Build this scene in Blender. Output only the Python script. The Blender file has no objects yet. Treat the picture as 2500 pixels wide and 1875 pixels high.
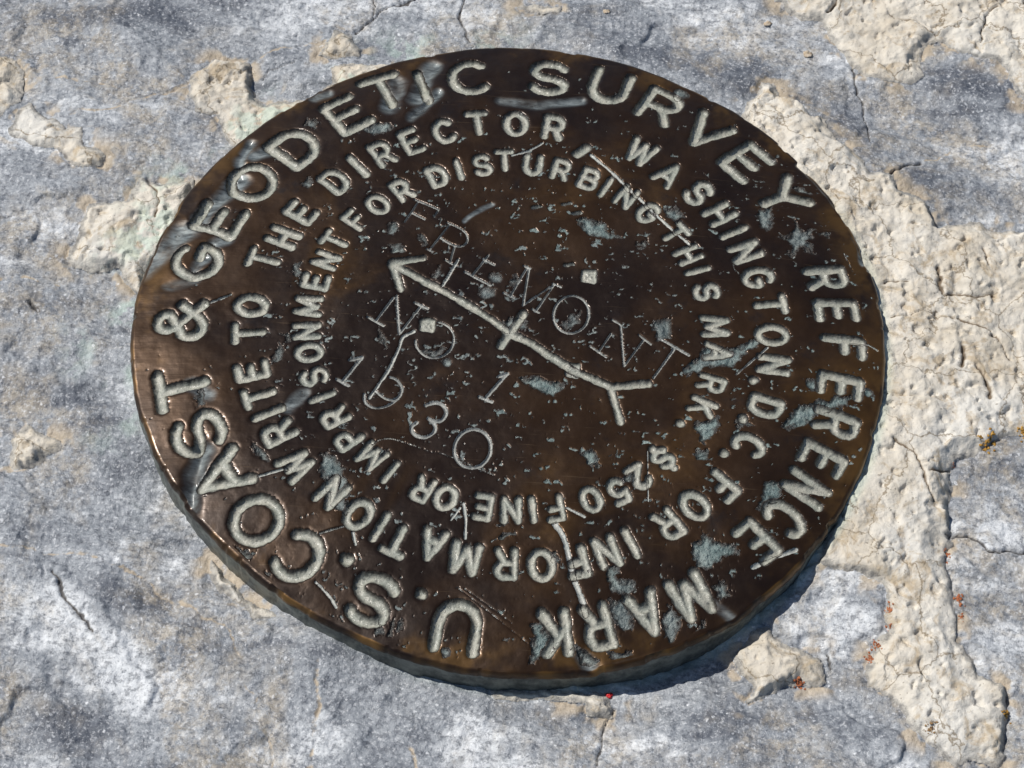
import bpy, math, random
import numpy as np
from mathutils import Matrix, Vector

random.seed(7); RNG = np.random.default_rng(11)
S = 0.045                                   # radius of the disk in metres; layout below is in disk radii

# ---------------------------------------------------------------- camera
scene = bpy.context.scene
cam_d = bpy.data.cameras.new('camera'); cam = bpy.data.objects.new('camera', cam_d)
scene.collection.objects.link(cam); scene.camera = cam
_r, _u, _b = (0.998079, 0.051834, 0.033945), (-0.06196, 0.834965, 0.546804), (0.0, -0.547857, 0.836572)
_p = (0.0073*S, -3.47748*S, 5.06034*S)
cam.matrix_world = Matrix(((_r[0], _u[0], _b[0], _p[0]), (_r[1], _u[1], _b[1], _p[1]), (_r[2], _u[2], _b[2], _p[2]), (0, 0, 0, 1)))
cam_d.lens = 81.174; cam_d.sensor_width = 36; cam_d.clip_start = 0.01; cam_d.clip_end = 100

# ---------------------------------------------------------------- sky and sun
SUN_EL, SUN_AZ = math.radians(51), math.radians(-72)      # azimuth clockwise from +Y (away from the camera)
world = bpy.data.worlds.new('World'); scene.world = world; world.use_nodes = True
wn = world.node_tree.nodes; wl = world.node_tree.links
sky = wn.new('ShaderNodeTexSky'); sky.sky_type = 'NISHITA'; sky.sun_disc = False
sky.sun_elevation = SUN_EL; sky.sun_rotation = SUN_AZ; sky.altitude = 600
wl.new(sky.outputs[0], wn['Background'].inputs[0]); wn['Background'].inputs[1].default_value = 0.07
sun_d = bpy.data.lights.new('sun', 'SUN'); sun_d.energy = 4.2; sun_d.angle = math.radians(0.53); sun_d.color = (1.0, 0.96, 0.90)
sun = bpy.data.objects.new('sun', sun_d); scene.collection.objects.link(sun)
_d = Vector((math.sin(SUN_AZ)*math.cos(SUN_EL), math.cos(SUN_AZ)*math.cos(SUN_EL), math.sin(SUN_EL)))
sun.rotation_euler = _d.to_track_quat('Z', 'Y').to_euler(); sun.location = _d*0.6
vs = scene.view_settings; vs.view_transform = 'Standard'; vs.look = 'None'; vs.gamma = 1; vs.exposure = 0.06; vs.use_curve_mapping = False

# ---------------------------------------------------------------- measured layout, in disk radii on the disk's plane
LETTERS = [('U', 0, 0.8964, 185.76), ('.', 0, 0.8308, 192.72), ('S', 0, 0.8858, 200.04), ('.', 0, 0.8198, 207.19), ('C', 0, 0.8775, 214.64), ('O', 0, 0.8761, 224.17), ('A', 0, 0.8724, 234.54), ('S', 0, 0.8752, 243.92), ('T', 0, 0.8814, 253.66), ('&', 0, 0.8773, 267.09), ('G', 0, 0.8727, 280.34), ('E', 0, 0.8694, 290.17), ('O', 0, 0.8592, 300.24), ('D', 0, 0.8527, 311.61), ('E', 0, 0.8591, 324.02), ('T', 0, 0.8908, 333.02), ('I', 0, 0.8725, 340.0), ('C', 0, 0.8744, 349.08), ('S', 0, 0.8792, 3.79), ('U', 0, 0.8903, 15.15), ('R', 0, 0.8836, 25.31), ('V', 0, 0.8797, 35.44), ('E', 0, 0.8762, 45.28), ('Y', 0, 0.8779, 55.19), ('R', 3, 0.869, 74.61), ('E', 3, 0.8723, 81.77), ('F', 3, 0.8782, 89.58), ('E', 3, 0.8744, 97.77), ('R', 3, 0.8835, 105.34), ('E', 3, 0.8848, 112.92), ('N', 3, 0.8861, 119.49), ('C', 3, 0.8897, 126.68), ('E', 3, 0.8821, 132.97), ('M', 3, 0.9042, 147.85), ('A', 3, 0.9029, 155.65), ('R', 3, 0.9038, 163.72), ('K', 3, 0.9035, 170.39), ('W', 1, 0.7061, 228.13), ('R', 1, 0.6931, 236.96), ('I', 1, 0.693, 242.32), ('T', 1, 0.6967, 247.25), ('E', 1, 0.6976, 253.92), ('T', 1, 0.6957, 263.96), ('O', 1, 0.6958, 271.02), ('T', 1, 0.6993, 283.73), ('H', 1, 0.6808, 290.97), ('E', 1, 0.6831, 299.13), ('D', 1, 0.6813, 310.97), ('I', 1, 0.6792, 317.82), ('R', 1, 0.6781, 324.63), ('E', 1, 0.6818, 332.39), ('C', 1, 0.6845, 340.76), ('T', 1, 0.6937, 348.86), ('O', 1, 0.6896, 357.65), ('R', 1, 0.6885, 6.53), (',', 1, 0.6427, 15.73), ('W', 1, 0.6967, 27.87), ('A', 1, 0.6761, 36.63), ('S', 1, 0.6858, 45.28), ('H', 1, 0.6866, 52.8), ('I', 1, 0.6845, 58.81), ('N', 1, 0.683, 64.74), ('G', 1, 0.6835, 72.36), ('T', 1, 0.6934, 79.9), ('O', 1, 0.688, 88.07), ('N', 1, 0.6938, 95.99), ('.', 1, 0.6492, 101.2), ('D', 1, 0.6985, 107.15), ('.', 1, 0.6577, 112.11), ('C', 1, 0.7043, 117.87), ('.', 1, 0.6649, 122.68), ('F', 1, 0.7175, 129.42), ('O', 1, 0.7104, 136.72), ('R', 1, 0.7112, 143.76), ('I', 1, 0.7145, 152.64), ('N', 1, 0.7162, 158.02), ('F', 1, 0.7253, 164.36), ('O', 1, 0.7212, 171.41), ('R', 1, 0.7156, 178.43), ('M', 1, 0.7106, 186.63), ('A', 1, 0.6947, 193.92), ('T', 1, 0.7163, 200.8), ('I', 1, 0.7021, 205.27), ('O', 1, 0.7002, 210.58), ('N', 1, 0.6938, 218.15), ('$', 2, 0.5583, 133.64), ('2', 2, 0.5609, 142.09), ('5', 2, 0.5708, 149.1), ('0', 2, 0.5662, 156.67), ('F', 2, 0.5683, 166.37), ('I', 2, 0.5661, 172.04), ('N', 2, 0.565, 177.51), ('E', 2, 0.5629, 184.74), ('O', 2, 0.5585, 194.83), ('R', 2, 0.5566, 201.36), ('I', 2, 0.5542, 211.16), ('M', 2, 0.5492, 218.14), ('P', 2, 0.5554, 226.39), ('R', 2, 0.5461, 234.05), ('I', 2, 0.5471, 241.37), ('S', 2, 0.546, 248.27), ('O', 2, 0.5433, 256.48), ('N', 2, 0.5441, 263.71), ('M', 2, 0.5455, 272.23), ('E', 2, 0.5423, 280.58), ('N', 2, 0.5401, 288.46), ('T', 2, 0.5498, 295.84), ('F', 2, 0.5447, 305.17), ('O', 2, 0.5383, 313.63), ('R', 2, 0.5384, 322.59), ('D', 2, 0.5383, 334.11), ('I', 2, 0.5422, 340.9), ('S', 2, 0.5424, 348.0), ('T', 2, 0.5538, 354.59), ('U', 2, 0.5422, 2.8), ('R', 2, 0.5424, 11.17), ('B', 2, 0.5393, 19.96), ('I', 2, 0.535, 25.7), ('N', 2, 0.5367, 32.46), ('G', 2, 0.5326, 41.13), ('T', 2, 0.5412, 51.63), ('H', 2, 0.5313, 60.29), ('I', 2, 0.531, 66.52), ('S', 2, 0.5315, 74.2), ('M', 2, 0.5368, 86.21), ('A', 2, 0.5456, 94.69), ('R', 2, 0.5457, 105.44), ('K', 2, 0.5495, 113.66), ('.', 2, 0.5242, 121.65)]
STROKES = [('arrow', 'incised arrow across the middle of the disk', 0.0128, 0.011, [[(-0.3354, 0.1712), (-0.2035, 0.0992), (-0.1213, 0.0505), (-0.0498, 0.0048), (-0.0061, -0.0336), (0.0513, -0.0588), (0.1515, -0.127), (0.2597, -0.1778)], [(-0.3356, 0.1731), (-0.25, 0.1945)], [(-0.3356, 0.1731), (-0.3057, 0.0909)], [(0.2622, -0.1788), (0.3632, -0.159)], [(0.2622, -0.1788), (0.2915, -0.2814)], [(0.0262, 0.0363), (-0.0283, -0.0747)]]), ('stamped_letter', 'thin stamped letter F', 0.0031, None, [[(-0.3115, 0.313), (-0.2794, 0.3892)], [(-0.29, 0.395), (-0.2218, 0.3642), (-0.2326, 0.3378)], [(-0.2967, 0.3493), (-0.2571, 0.3264)]]), ('stamped_letter', 'thin stamped letter R', 0.0032, None, [[(-0.2371, 0.2235), (-0.1882, 0.3154)], [(-0.1961, 0.3212), (-0.1868, 0.3168), (-0.1734, 0.3105), (-0.1595, 0.3033), (-0.1491, 0.296), (-0.143, 0.2885), (-0.1392, 0.2804), (-0.1373, 0.2724), (-0.1371, 0.2652), (-0.1389, 0.2586), (-0.1428, 0.2523), (-0.1478, 0.2471), (-0.1533, 0.2439), (-0.1595, 0.2431), (-0.1665, 0.2443), (-0.174, 0.2466), (-0.1813, 0.2494), (-0.1891, 0.2532), (-0.1974, 0.2582), (-0.2048, 0.263), (-0.21, 0.2662)], [(-0.1707, 0.2408), (-0.1794, 0.184)], [(-0.2448, 0.2261), (-0.2292, 0.2178)], [(-0.1925, 0.1936), (-0.1733, 0.1813)]]), ('stamped_letter', 'thin stamped letter E', 0.0038, None, [[(-0.1174, 0.1483), (-0.0778, 0.2195)], [(-0.138, 0.1591), (-0.0661, 0.1184)], [(-0.091, 0.206), (-0.0601, 0.1884)]]), ('stamped_letter', 'thin stamped letter M', 0.0035, None, [[(-0.0123, 0.0859), (0.0296, 0.1903)], [(0.0195, 0.1927), (0.0373, 0.1848)], [(0.0339, 0.1845), (0.0235, 0.0614), (0.1041, 0.1376), (0.0564, 0.0428)], [(-0.0302, 0.0967), (-0.0023, 0.0836)], [(0.0486, 0.0512), (0.0663, 0.0406)], [(0.099, 0.1403), (0.1218, 0.1299)]]), ('stamped_letter', 'thin stamped letter O', 0.0038, None, [[(0.1969, 0.0254), (0.1922, 0.0122), (0.1853, 0.0006), (0.1767, -0.0088), (0.1668, -0.0155), (0.1562, -0.0191), (0.1453, -0.0195), (0.1348, -0.0166), (0.1253, -0.0107), (0.1172, -0.0019), (0.111, 0.0092), (0.107, 0.0221), (0.1054, 0.0361), (0.1064, 0.0503), (0.1098, 0.0642), (0.1156, 0.0768), (0.1234, 0.0875), (0.1327, 0.0958), (0.1432, 0.1011), (0.1541, 0.1032), (0.165, 0.1019), (0.1751, 0.0974), (0.1841, 0.0898), (0.1913, 0.0796), (0.1963, 0.0674), (0.199, 0.0538), (0.1992, 0.0395), (0.1969, 0.0254)]]), ('stamped_letter', 'thin stamped letter N', 0.0032, None, [[(0.2298, -0.0712), (0.2598, -0.0126)], [(0.2049, -0.0556), (0.2498, -0.0871)], [(0.261, 0.0322), (0.285, 0.0174), (0.2967, -0.1124), (0.3459, -0.0262)], [(0.3333, -0.0095), (0.3657, -0.0375)]]), ('stamped_letter', 'thin stamped letter T', 0.0042, None, [[(0.3874, -0.0168), (0.4663, -0.063)], [(0.427, -0.0488), (0.3749, -0.1407)]]), ('stamped_letter', 'thin stamped letter N of the word NO', 0.0038, None, [[(-0.3619, -0.017), (-0.3216, 0.0607)], [(-0.3848, -0.0066), (-0.3412, -0.0305)], [(-0.3137, 0.0673), (-0.2977, -0.0543)], [(-0.264, 0.0495), (-0.2282, 0.0309)], [(-0.2977, -0.0543), (-0.2447, 0.0418)]]), ('stamped_letter', 'thin stamped letter O of the word NO', 0.0035, None, [[(-0.1975, -0.0118), (-0.1892, -0.0136), (-0.1813, -0.0169), (-0.1739, -0.0216), (-0.1674, -0.0277), (-0.162, -0.0349), (-0.1577, -0.0431), (-0.1546, -0.0519), (-0.153, -0.0612), (-0.1527, -0.0707), (-0.1539, -0.0801), (-0.1565, -0.0892), (-0.1603, -0.0977), (-0.1654, -0.1053), (-0.1715, -0.1119), (-0.1785, -0.1173), (-0.1861, -0.1213), (-0.1943, -0.1238), (-0.2027, -0.1247), (-0.211, -0.1241), (-0.2192, -0.1219), (-0.2269, -0.1182), (-0.234, -0.1132), (-0.2402, -0.1068), (-0.2453, -0.0994), (-0.2493, -0.0911), (-0.252, -0.0821), (-0.2533, -0.0727)]]), ('stamped_numeral', 'thin stamped numeral 1 below the arrow', 0.0055, None, [[(-0.0067, -0.1593), (-0.0577, -0.2374)], [(-0.0746, -0.2358), (-0.0426, -0.2505)], [(-0.0067, -0.1593), (-0.0279, -0.1695)]]), ('stamped_numeral', 'thin stamped numeral 1 of 1930', 0.0052, None, [[(-0.3884, -0.1335), (-0.4321, -0.2113)], [(-0.447, -0.2065), (-0.4165, -0.2246)], [(-0.3884, -0.1335), (-0.4189, -0.1442)]]), ('stamped_numeral', 'thin stamped numeral 9 of 1930', 0.0042, None, [[(-0.3111, -0.1909), (-0.3073, -0.1921), (-0.3019, -0.1936), (-0.2961, -0.1959), (-0.2911, -0.1994), (-0.2867, -0.2045), (-0.2825, -0.2109), (-0.2791, -0.2177), (-0.2771, -0.2242), (-0.2769, -0.2303), (-0.278, -0.2365), (-0.28, -0.2423), (-0.2825, -0.2473), (-0.2855, -0.2516), (-0.2892, -0.2553), (-0.2935, -0.2581), (-0.2983, -0.2597), (-0.3038, -0.26), (-0.31, -0.2591), (-0.3165, -0.2572), (-0.3227, -0.2545), (-0.3291, -0.25), (-0.3358, -0.2441), (-0.3418, -0.2384), (-0.346, -0.2344)], [(-0.3727, -0.2475), (-0.3721, -0.2526), (-0.3713, -0.2601), (-0.3697, -0.2679), (-0.3665, -0.2743), (-0.3613, -0.2792), (-0.3544, -0.2834), (-0.3468, -0.2865), (-0.3391, -0.2878), (-0.3311, -0.2869), (-0.3226, -0.2844), (-0.3142, -0.2806), (-0.3066, -0.2761), (-0.2995, -0.2707), (-0.2928, -0.2642), (-0.2869, -0.2572), (-0.2823, -0.2501), (-0.2794, -0.2425), (-0.2778, -0.2341), (-0.277, -0.2265), (-0.2764, -0.2213)]]), ('stamped_numeral', 'thin stamped numeral 3 of 1930', 0.0056, None, [[(-0.2114, -0.2692), (-0.2072, -0.2669), (-0.2012, -0.2636), (-0.1945, -0.2605), (-0.1882, -0.2591), (-0.1822, -0.2596), (-0.1762, -0.2614), (-0.1706, -0.2642), (-0.166, -0.2677), (-0.1625, -0.2723), (-0.1598, -0.2779), (-0.158, -0.2839), (-0.1574, -0.2897), (-0.1582, -0.2956), (-0.1602, -0.3017), (-0.1631, -0.3073), (-0.1664, -0.3116), (-0.1702, -0.3145), (-0.1747, -0.3163), (-0.1795, -0.3172), (-0.1841, -0.3173), (-0.1888, -0.3161), (-0.1938, -0.3138), (-0.1982, -0.3112), (-0.2013, -0.3095)], [(-0.1987, -0.3122), (-0.1955, -0.3154), (-0.1907, -0.32), (-0.1861, -0.3253), (-0.1831, -0.3307), (-0.1822, -0.3362), (-0.1823, -0.3422), (-0.1837, -0.348), (-0.1863, -0.3531), (-0.1906, -0.3577), (-0.1963, -0.3619), (-0.2027, -0.3651), (-0.2091, -0.3669), (-0.2156, -0.3667), (-0.2225, -0.3651), (-0.2291, -0.3624), (-0.2343, -0.3591), (-0.2382, -0.3549), (-0.2413, -0.3496), (-0.2431, -0.3441), (-0.2434, -0.3392), (-0.2414, -0.3346), (-0.2374, -0.3302), (-0.2332, -0.3265), (-0.2303, -0.3238)]]), ('stamped_numeral', 'thin stamped numeral 0 of 1930', 0.0052, None, [[(-0.0387, -0.4082), (-0.0431, -0.4206), (-0.0497, -0.4315), (-0.058, -0.4403), (-0.0677, -0.4465), (-0.0782, -0.4499), (-0.0889, -0.4502), (-0.0994, -0.4474), (-0.109, -0.4417), (-0.1172, -0.4334), (-0.1236, -0.4229), (-0.1278, -0.4108), (-0.1297, -0.3976), (-0.129, -0.3842), (-0.1259, -0.3712), (-0.1204, -0.3594), (-0.113, -0.3493), (-0.1039, -0.3416), (-0.0936, -0.3367), (-0.0828, -0.3348), (-0.072, -0.3361), (-0.0619, -0.3404), (-0.0528, -0.3476), (-0.0455, -0.3572), (-0.0402, -0.3688), (-0.0372, -0.3816), (-0.0367, -0.395), (-0.0387, -0.4082)]]), ('punch_mark', 'square punch mark beside the stamped O', 0.0105, 0.008, [[(-0.2383, -0.0063), (-0.2127, -0.0075), (-0.212, -0.0374), (-0.238, -0.033), (-0.2383, -0.0063), (-0.212, -0.0374), (-0.2127, -0.0075), (-0.238, -0.033)]]), ('punch_mark', 'square punch mark near the top right of the arrow', 0.0105, 0.008, [[(0.1823, 0.1865), (0.2083, 0.1856), (0.2079, 0.1544), (0.1816, 0.1587), (0.1823, 0.1865), (0.2079, 0.1544), (0.2083, 0.1856), (0.1816, 0.1587)]]), ('punch_mark', 'square punch mark across the arrow shaft', 0.0105, 0.008, [[(0.1508, -0.1207), (0.1761, -0.1216), (0.1757, -0.1508), (0.1502, -0.1467), (0.1508, -0.1207), (0.1757, -0.1508), (0.1761, -0.1216), (0.1502, -0.1467)]]), ('dimple', None, 0.0118, 0.005, [[(-0.1677, -0.1373), (-0.1658, -0.1386)]]), ('dimple', None, 0.0206, 0.005, [[(-0.077, 0.0932), (-0.0737, 0.0909)]]), ('dimple', None, 0.0167, 0.005, [[(-0.0577, 0.1454), (-0.055, 0.1435)]]), ('dimple', None, 0.0177, 0.005, [[(0.7912, -0.1264), (0.7938, -0.1281)]]), ('dimple', None, 0.0126, 0.005, [[(0.9397, -0.1293), (0.9416, -0.1305)]]), ('dimple', None, 0.0086, 0.005, [[(0.8818, -0.4138), (0.8831, -0.4145)]]), ('dimple', None, 0.0197, 0.005, [[(0.4351, 0.8633), (0.4383, 0.8607)]]), ('dimple', None, 0.0142, 0.005, [[(-0.1144, -0.9569), (-0.1124, -0.9581)]]), ('chisel_nick', None, 0.006, 0.012, [[(0.0347, 0.3922), (0.0558, 0.3977)]]), ('chisel_nick', None, 0.006, 0.012, [[(0.1153, 0.4084), (0.1364, 0.4141)]]), ('chisel_nick', None, 0.006, 0.012, [[(0.1444, 0.3785), (0.1655, 0.3842)]]), ('chisel_nick', None, 0.006, 0.012, [[(0.1308, 0.2046), (0.1516, 0.21)]]), ('scratch', None, 0.0052, 0.006, [[(-0.2595, -0.0428), (-0.2873, -0.0625), (-0.2943, -0.0982), (-0.3152, -0.1693), (-0.3583, -0.2579)]]), ('scratch', None, 0.0046, 0.006, [[(0.1854, 0.5925), (0.1946, 0.5838), (0.2078, 0.5713), (0.2225, 0.5571), (0.2364, 0.5434), (0.249, 0.5305), (0.2613, 0.5173), (0.2739, 0.5037), (0.2871, 0.4895), (0.3012, 0.4747), (0.3157, 0.4592), (0.3306, 0.4433), (0.3457, 0.4267), (0.3612, 0.409), (0.3769, 0.3903), (0.3926, 0.3719), (0.4079, 0.3549), (0.4239, 0.3385), (0.4405, 0.3224), (0.455, 0.3087), (0.4652, 0.299)]]), ('scratch', None, 0.0075, 0.006, [[(0.1359, -0.5987), (0.1404, -0.6046), (0.1468, -0.6129), (0.1537, -0.6231), (0.1597, -0.6347), (0.1646, -0.6485), (0.169, -0.6643), (0.1731, -0.6806), (0.177, -0.6958), (0.1804, -0.7094), (0.1833, -0.7224), (0.1864, -0.735), (0.1901, -0.7476), (0.1949, -0.7605), (0.2003, -0.7735), (0.2057, -0.786), (0.2104, -0.7976), (0.2144, -0.8088), (0.218, -0.8197), (0.2209, -0.829), (0.223, -0.8355)]]), ('scratch', None, 0.0048, 0.006, [[(-0.6161, -0.508), (-0.5509, -0.4839)]]), ('scratch', None, 0.003, 0.006, [[(-0.4473, -0.6616), (-0.39, -0.6403)]]), ('scratch', None, 0.004, 0.006, [[(-0.3668, -0.6514), (-0.3562, -0.6878)]]), ('scratch', None, 0.0038, 0.006, [[(-0.8047, 0.0156), (-0.7526, 0.0435)]]), ('scratch', None, 0.0038, 0.006, [[(0.6748, -0.0196), (0.5921, -0.1116)]]), ('scratch', None, 0.0018, 0.003, [[(0.3638, -0.3665), (0.3688, -0.5139)]]), ('scratch', None, 0.003, 0.006, [[(0.9008, 0.0244), (0.9372, 0.0259), (0.9731, 0.0087)]]), ('scratch', None, 0.0014, 0.003, [[(-0.3396, -0.3936), (-0.3326, -0.39), (-0.3226, -0.3846), (-0.3108, -0.3796), (-0.2984, -0.3772), (-0.2849, -0.3782), (-0.2702, -0.3814), (-0.255, -0.3857), (-0.2405, -0.3899), (-0.2263, -0.3945), (-0.212, -0.3997), (-0.1986, -0.4047), (-0.1871, -0.4084), (-0.1808, -0.4091), (-0.178, -0.4078), (-0.1727, -0.4076), (-0.1585, -0.4119), (-0.1289, -0.4236), (-0.0889, -0.4402), (-0.0498, -0.4567), (-0.0231, -0.4679)]]), ('scratch', None, 0.0013, 0.002, [[(-0.0969, -0.7876), (-0.0204, -0.8454), (0.0857, -0.9257)]]), ('scratch', None, 0.0013, 0.002, [[(-0.0785, -0.7904), (-0.0061, -0.8406), (0.0431, -0.8758)]]), ('scratch', None, 0.006, 0.006, [[(0.6346, -0.6748), (0.6833, -0.645), (0.7437, -0.6131)]]), ('scratch', None, 0.0045, 0.006, [[(-0.1941, 0.1072), (-0.1579, 0.1979)]]), ('scratch', None, 0.0042, 0.004, [[(-0.0953, -0.5559), (-0.0868, -0.6019), (-0.0855, -0.6521)]]), ('scratch', None, 0.003, 0.003, [[(-0.1238, -0.6044), (-0.1038, -0.5692)]]), ('scratch', None, 0.004, 0.004, [[(0.1637, -0.5501), (0.2093, -0.5721)]]), ('scratch', None, 0.004, 0.004, [[(-0.0325, 0.569), (0.0119, 0.5887), (0.0518, 0.6218)]]), ('scratch', None, 0.0016, 0.003, [[(0.8902, 0.3223), (0.9129, 0.2644)]]), ('scratch', None, 0.0045, 0.005, [[(-0.438, -0.7986), (-0.406, -0.8284), (-0.389, -0.8547)]]), ('scratch', None, 0.003, 0.004, [[(-0.446, -0.7911), (-0.4263, -0.806)]])]
PATCHES = [[(0.6453, 0.4416), (0.6992, 0.4597), (0.6941, 0.3952), (0.6772, 0.3643), (0.6571, 0.3905)], [(0.756, 0.4231), (0.777, 0.38), (0.821, 0.395), (0.7903, 0.35), (0.8083, 0.3057), (0.7688, 0.3208), (0.7368, 0.2803), (0.7423, 0.3326), (0.7042, 0.3521), (0.7472, 0.3691)], [(0.7037, -0.2612), (0.747, -0.2047), (0.8061, -0.1725), (0.8976, -0.141), (0.8927, -0.1781), (0.8252, -0.2017), (0.7775, -0.2483), (0.7307, -0.2717)], [(0.4845, -0.2718), (0.5497, -0.2482), (0.5498, -0.2887), (0.527, -0.313), (0.5081, -0.3413), (0.4887, -0.3073)], [(0.649, -0.4889), (0.6681, -0.4359), (0.7025, -0.4277), (0.7137, -0.4604), (0.687, -0.4846), (0.6452, -0.5229)], [(0.4772, -0.6269), (0.5141, -0.5987), (0.6043, -0.6302), (0.556, -0.6637), (0.5266, -0.6948), (0.4931, -0.6902)], [(0.2694, -0.705), (0.3025, -0.7024), (0.2999, -0.7348), (0.3478, -0.7387), (0.3448, -0.7628), (0.327, -0.7801), (0.2753, -0.7687)], [(0.2764, -0.8001), (0.3163, -0.7888), (0.3434, -0.8329), (0.3374, -0.8716), (0.3158, -0.8811), (0.2891, -0.8492)], [(0.406, -0.8462), (0.4303, -0.7939), (0.4569, -0.8297), (0.4473, -0.8835), (0.4256, -0.8895)], [(0.0869, -0.8804), (0.1118, -0.8709), (0.1426, -0.9066), (0.1445, -0.9438), (0.0889, -0.9846), (0.0967, -0.9287)], [(0.4766, -0.8846), (0.5157, -0.8273), (0.5236, -0.853), (0.5021, -0.8866)], [(0.2779, -0.933), (0.3391, -0.9201), (0.3436, -0.946), (0.2969, -0.9573)], [(0.5288, -0.7371), (0.5656, -0.7174), (0.5885, -0.7539), (0.5553, -0.7731)], [(-0.4691, -0.4356), (-0.4474, -0.4255), (-0.4224, -0.4502), (-0.4013, -0.475), (-0.411, -0.4929), (-0.3817, -0.5256), (-0.3897, -0.6027), (-0.409, -0.5954), (-0.429, -0.5797), (-0.4458, -0.5209), (-0.4649, -0.4789)], [(-0.4615, 0.6337), (-0.4226, 0.6639), (-0.3857, 0.6715), (-0.3664, 0.639), (-0.4183, 0.6138)], [(0.1484, 0.3579), (0.1763, 0.3705), (0.2337, 0.3497), (0.2795, 0.3027), (0.2434, 0.2945), (0.1863, 0.3151)], [(0.4866, -0.0696), (0.5098, -0.0252), (0.5373, -0.0416), (0.5922, -0.0272), (0.6316, 0.0048), (0.6553, 0.0118), (0.6591, -0.0116), (0.6118, -0.049), (0.5843, -0.0937), (0.5258, -0.0942), (0.4599, -0.1325), (0.4518, -0.1007)], [(0.0179, -0.169), (0.0658, -0.1596), (0.144, -0.1824), (0.1169, -0.2245), (0.0581, -0.2004)], [(0.3668, 0.0351), (0.4158, 0.0514), (0.4216, -0.0138), (0.3827, -0.029)], [(0.1852, -0.3815), (0.2275, -0.3727), (0.2529, -0.4256), (0.2101, -0.418)], [(0.1266, 0.0093), (0.1691, 0.0547), (0.1802, 0.0196), (0.1373, -0.0136)], [(-0.3633, 0.2682), (-0.3444, 0.314), (-0.3183, 0.303), (-0.3353, 0.2638)], [(-0.2759, 0.2742), (-0.2563, 0.2819), (-0.2382, 0.2391), (-0.2577, 0.2314)], [(-0.3478, 0.2315), (-0.3134, 0.2401), (-0.2961, 0.21), (-0.3353, 0.2011)], [(-0.2262, 0.1405), (-0.2085, 0.1726), (-0.1965, 0.1426), (-0.215, 0.1229)], [(0.3165, 0.3019), (0.3466, 0.3109), (0.3521, 0.286), (0.3273, 0.2712)], [(-0.0175, 0.1374), (0.0007, 0.1695), (0.0072, 0.1392), (-0.0057, 0.1016)], [(-0.0288, -0.0205), (-0.0209, 0.0159), (0.0176, 0.0308), (0.0386, 0.0025), (0.03, -0.022), (-0.0187, -0.0256)], [(-0.2474, -0.1067), (-0.1903, -0.0911), (-0.1608, -0.0949), (-0.1977, -0.1237)], [(-0.6496, -0.4103), (-0.6217, -0.4223), (-0.6005, -0.443), (-0.6057, -0.4649), (-0.6292, -0.4572)], [(-0.6626, -0.6973), (-0.6435, -0.7011), (-0.6113, -0.7244), (-0.6273, -0.7481)], [(-0.29, -0.9077), (-0.2777, -0.8807), (-0.2671, -0.9217), (-0.2911, -0.9375)], [(-0.2599, -0.8762), (-0.246, -0.8679), (-0.2419, -0.9206), (-0.2563, -0.9212)], [(-0.2373, -0.8865), (-0.2201, -0.8743), (-0.2208, -0.9121), (-0.2346, -0.9202)], [(-0.5768, -0.7709), (-0.5625, -0.7667), (-0.5523, -0.7937), (-0.5703, -0.7978)], [(-0.6067, -0.1013), (-0.5927, -0.1239), (-0.6003, -0.1615), (-0.6191, -0.1673), (-0.6158, -0.1252)], [(-0.5983, 0.1547), (-0.5751, 0.161), (-0.573, 0.102), (-0.5942, 0.1155)], [(-0.6064, -0.0683), (-0.5821, -0.0763), (-0.5763, -0.0948), (-0.5956, -0.0959)], [(-0.8092, -0.2614), (-0.7838, -0.2476), (-0.7805, -0.3057), (-0.803, -0.3103)], [(-0.3556, -0.0338), (-0.3377, -0.061), (-0.3195, -0.0928), (-0.3299, -0.1075), (-0.3485, -0.0712)], [(0.3866, 0.42), (0.4233, 0.4234), (0.4522, 0.395), (0.4362, 0.3677), (0.4075, 0.3857)], [(0.3279, 0.3019), (0.3479, 0.3087), (0.3564, 0.2892), (0.3366, 0.2723)], [(-0.6074, 0.4361), (-0.581, 0.4586), (-0.5702, 0.4327), (-0.5879, 0.4055)], [(-0.6218, 0.6524), (-0.6123, 0.6819), (-0.577, 0.6645), (-0.586, 0.6296)], [(0.5882, -0.2539), (0.6229, -0.2418), (0.6343, -0.2723), (0.592, -0.2761)], [(0.4778, -0.3615), (0.5158, -0.3539), (0.516, -0.3848), (0.4894, -0.387)], [(0.3012, -0.4416), (0.3199, -0.4358), (0.3317, -0.4566), (0.3132, -0.4667)], [(-0.0158, -0.6096), (0.0247, -0.6025), (0.0142, -0.6159), (-0.0115, -0.6198)], [(-0.0031, -0.6381), (0.0332, -0.623), (0.0451, -0.6389), (0.0052, -0.6542)], [(0.1281, -0.6745), (0.15, -0.6688), (0.1553, -0.7056), (0.1371, -0.711)], [(0.2073, -0.718), (0.2293, -0.7163), (0.2303, -0.7445), (0.2082, -0.7422)], [(0.1868, -0.9219), (0.2158, -0.9233), (0.2606, -0.953), (0.2543, -0.9761), (0.2249, -0.9633)], [(0.7509, 0.5341), (0.7765, 0.5503), (0.8095, 0.5287), (0.8007, 0.5157)], [(0.8258, 0.3842), (0.8509, 0.3889), (0.8544, 0.3682), (0.8337, 0.3697)]]
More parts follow.
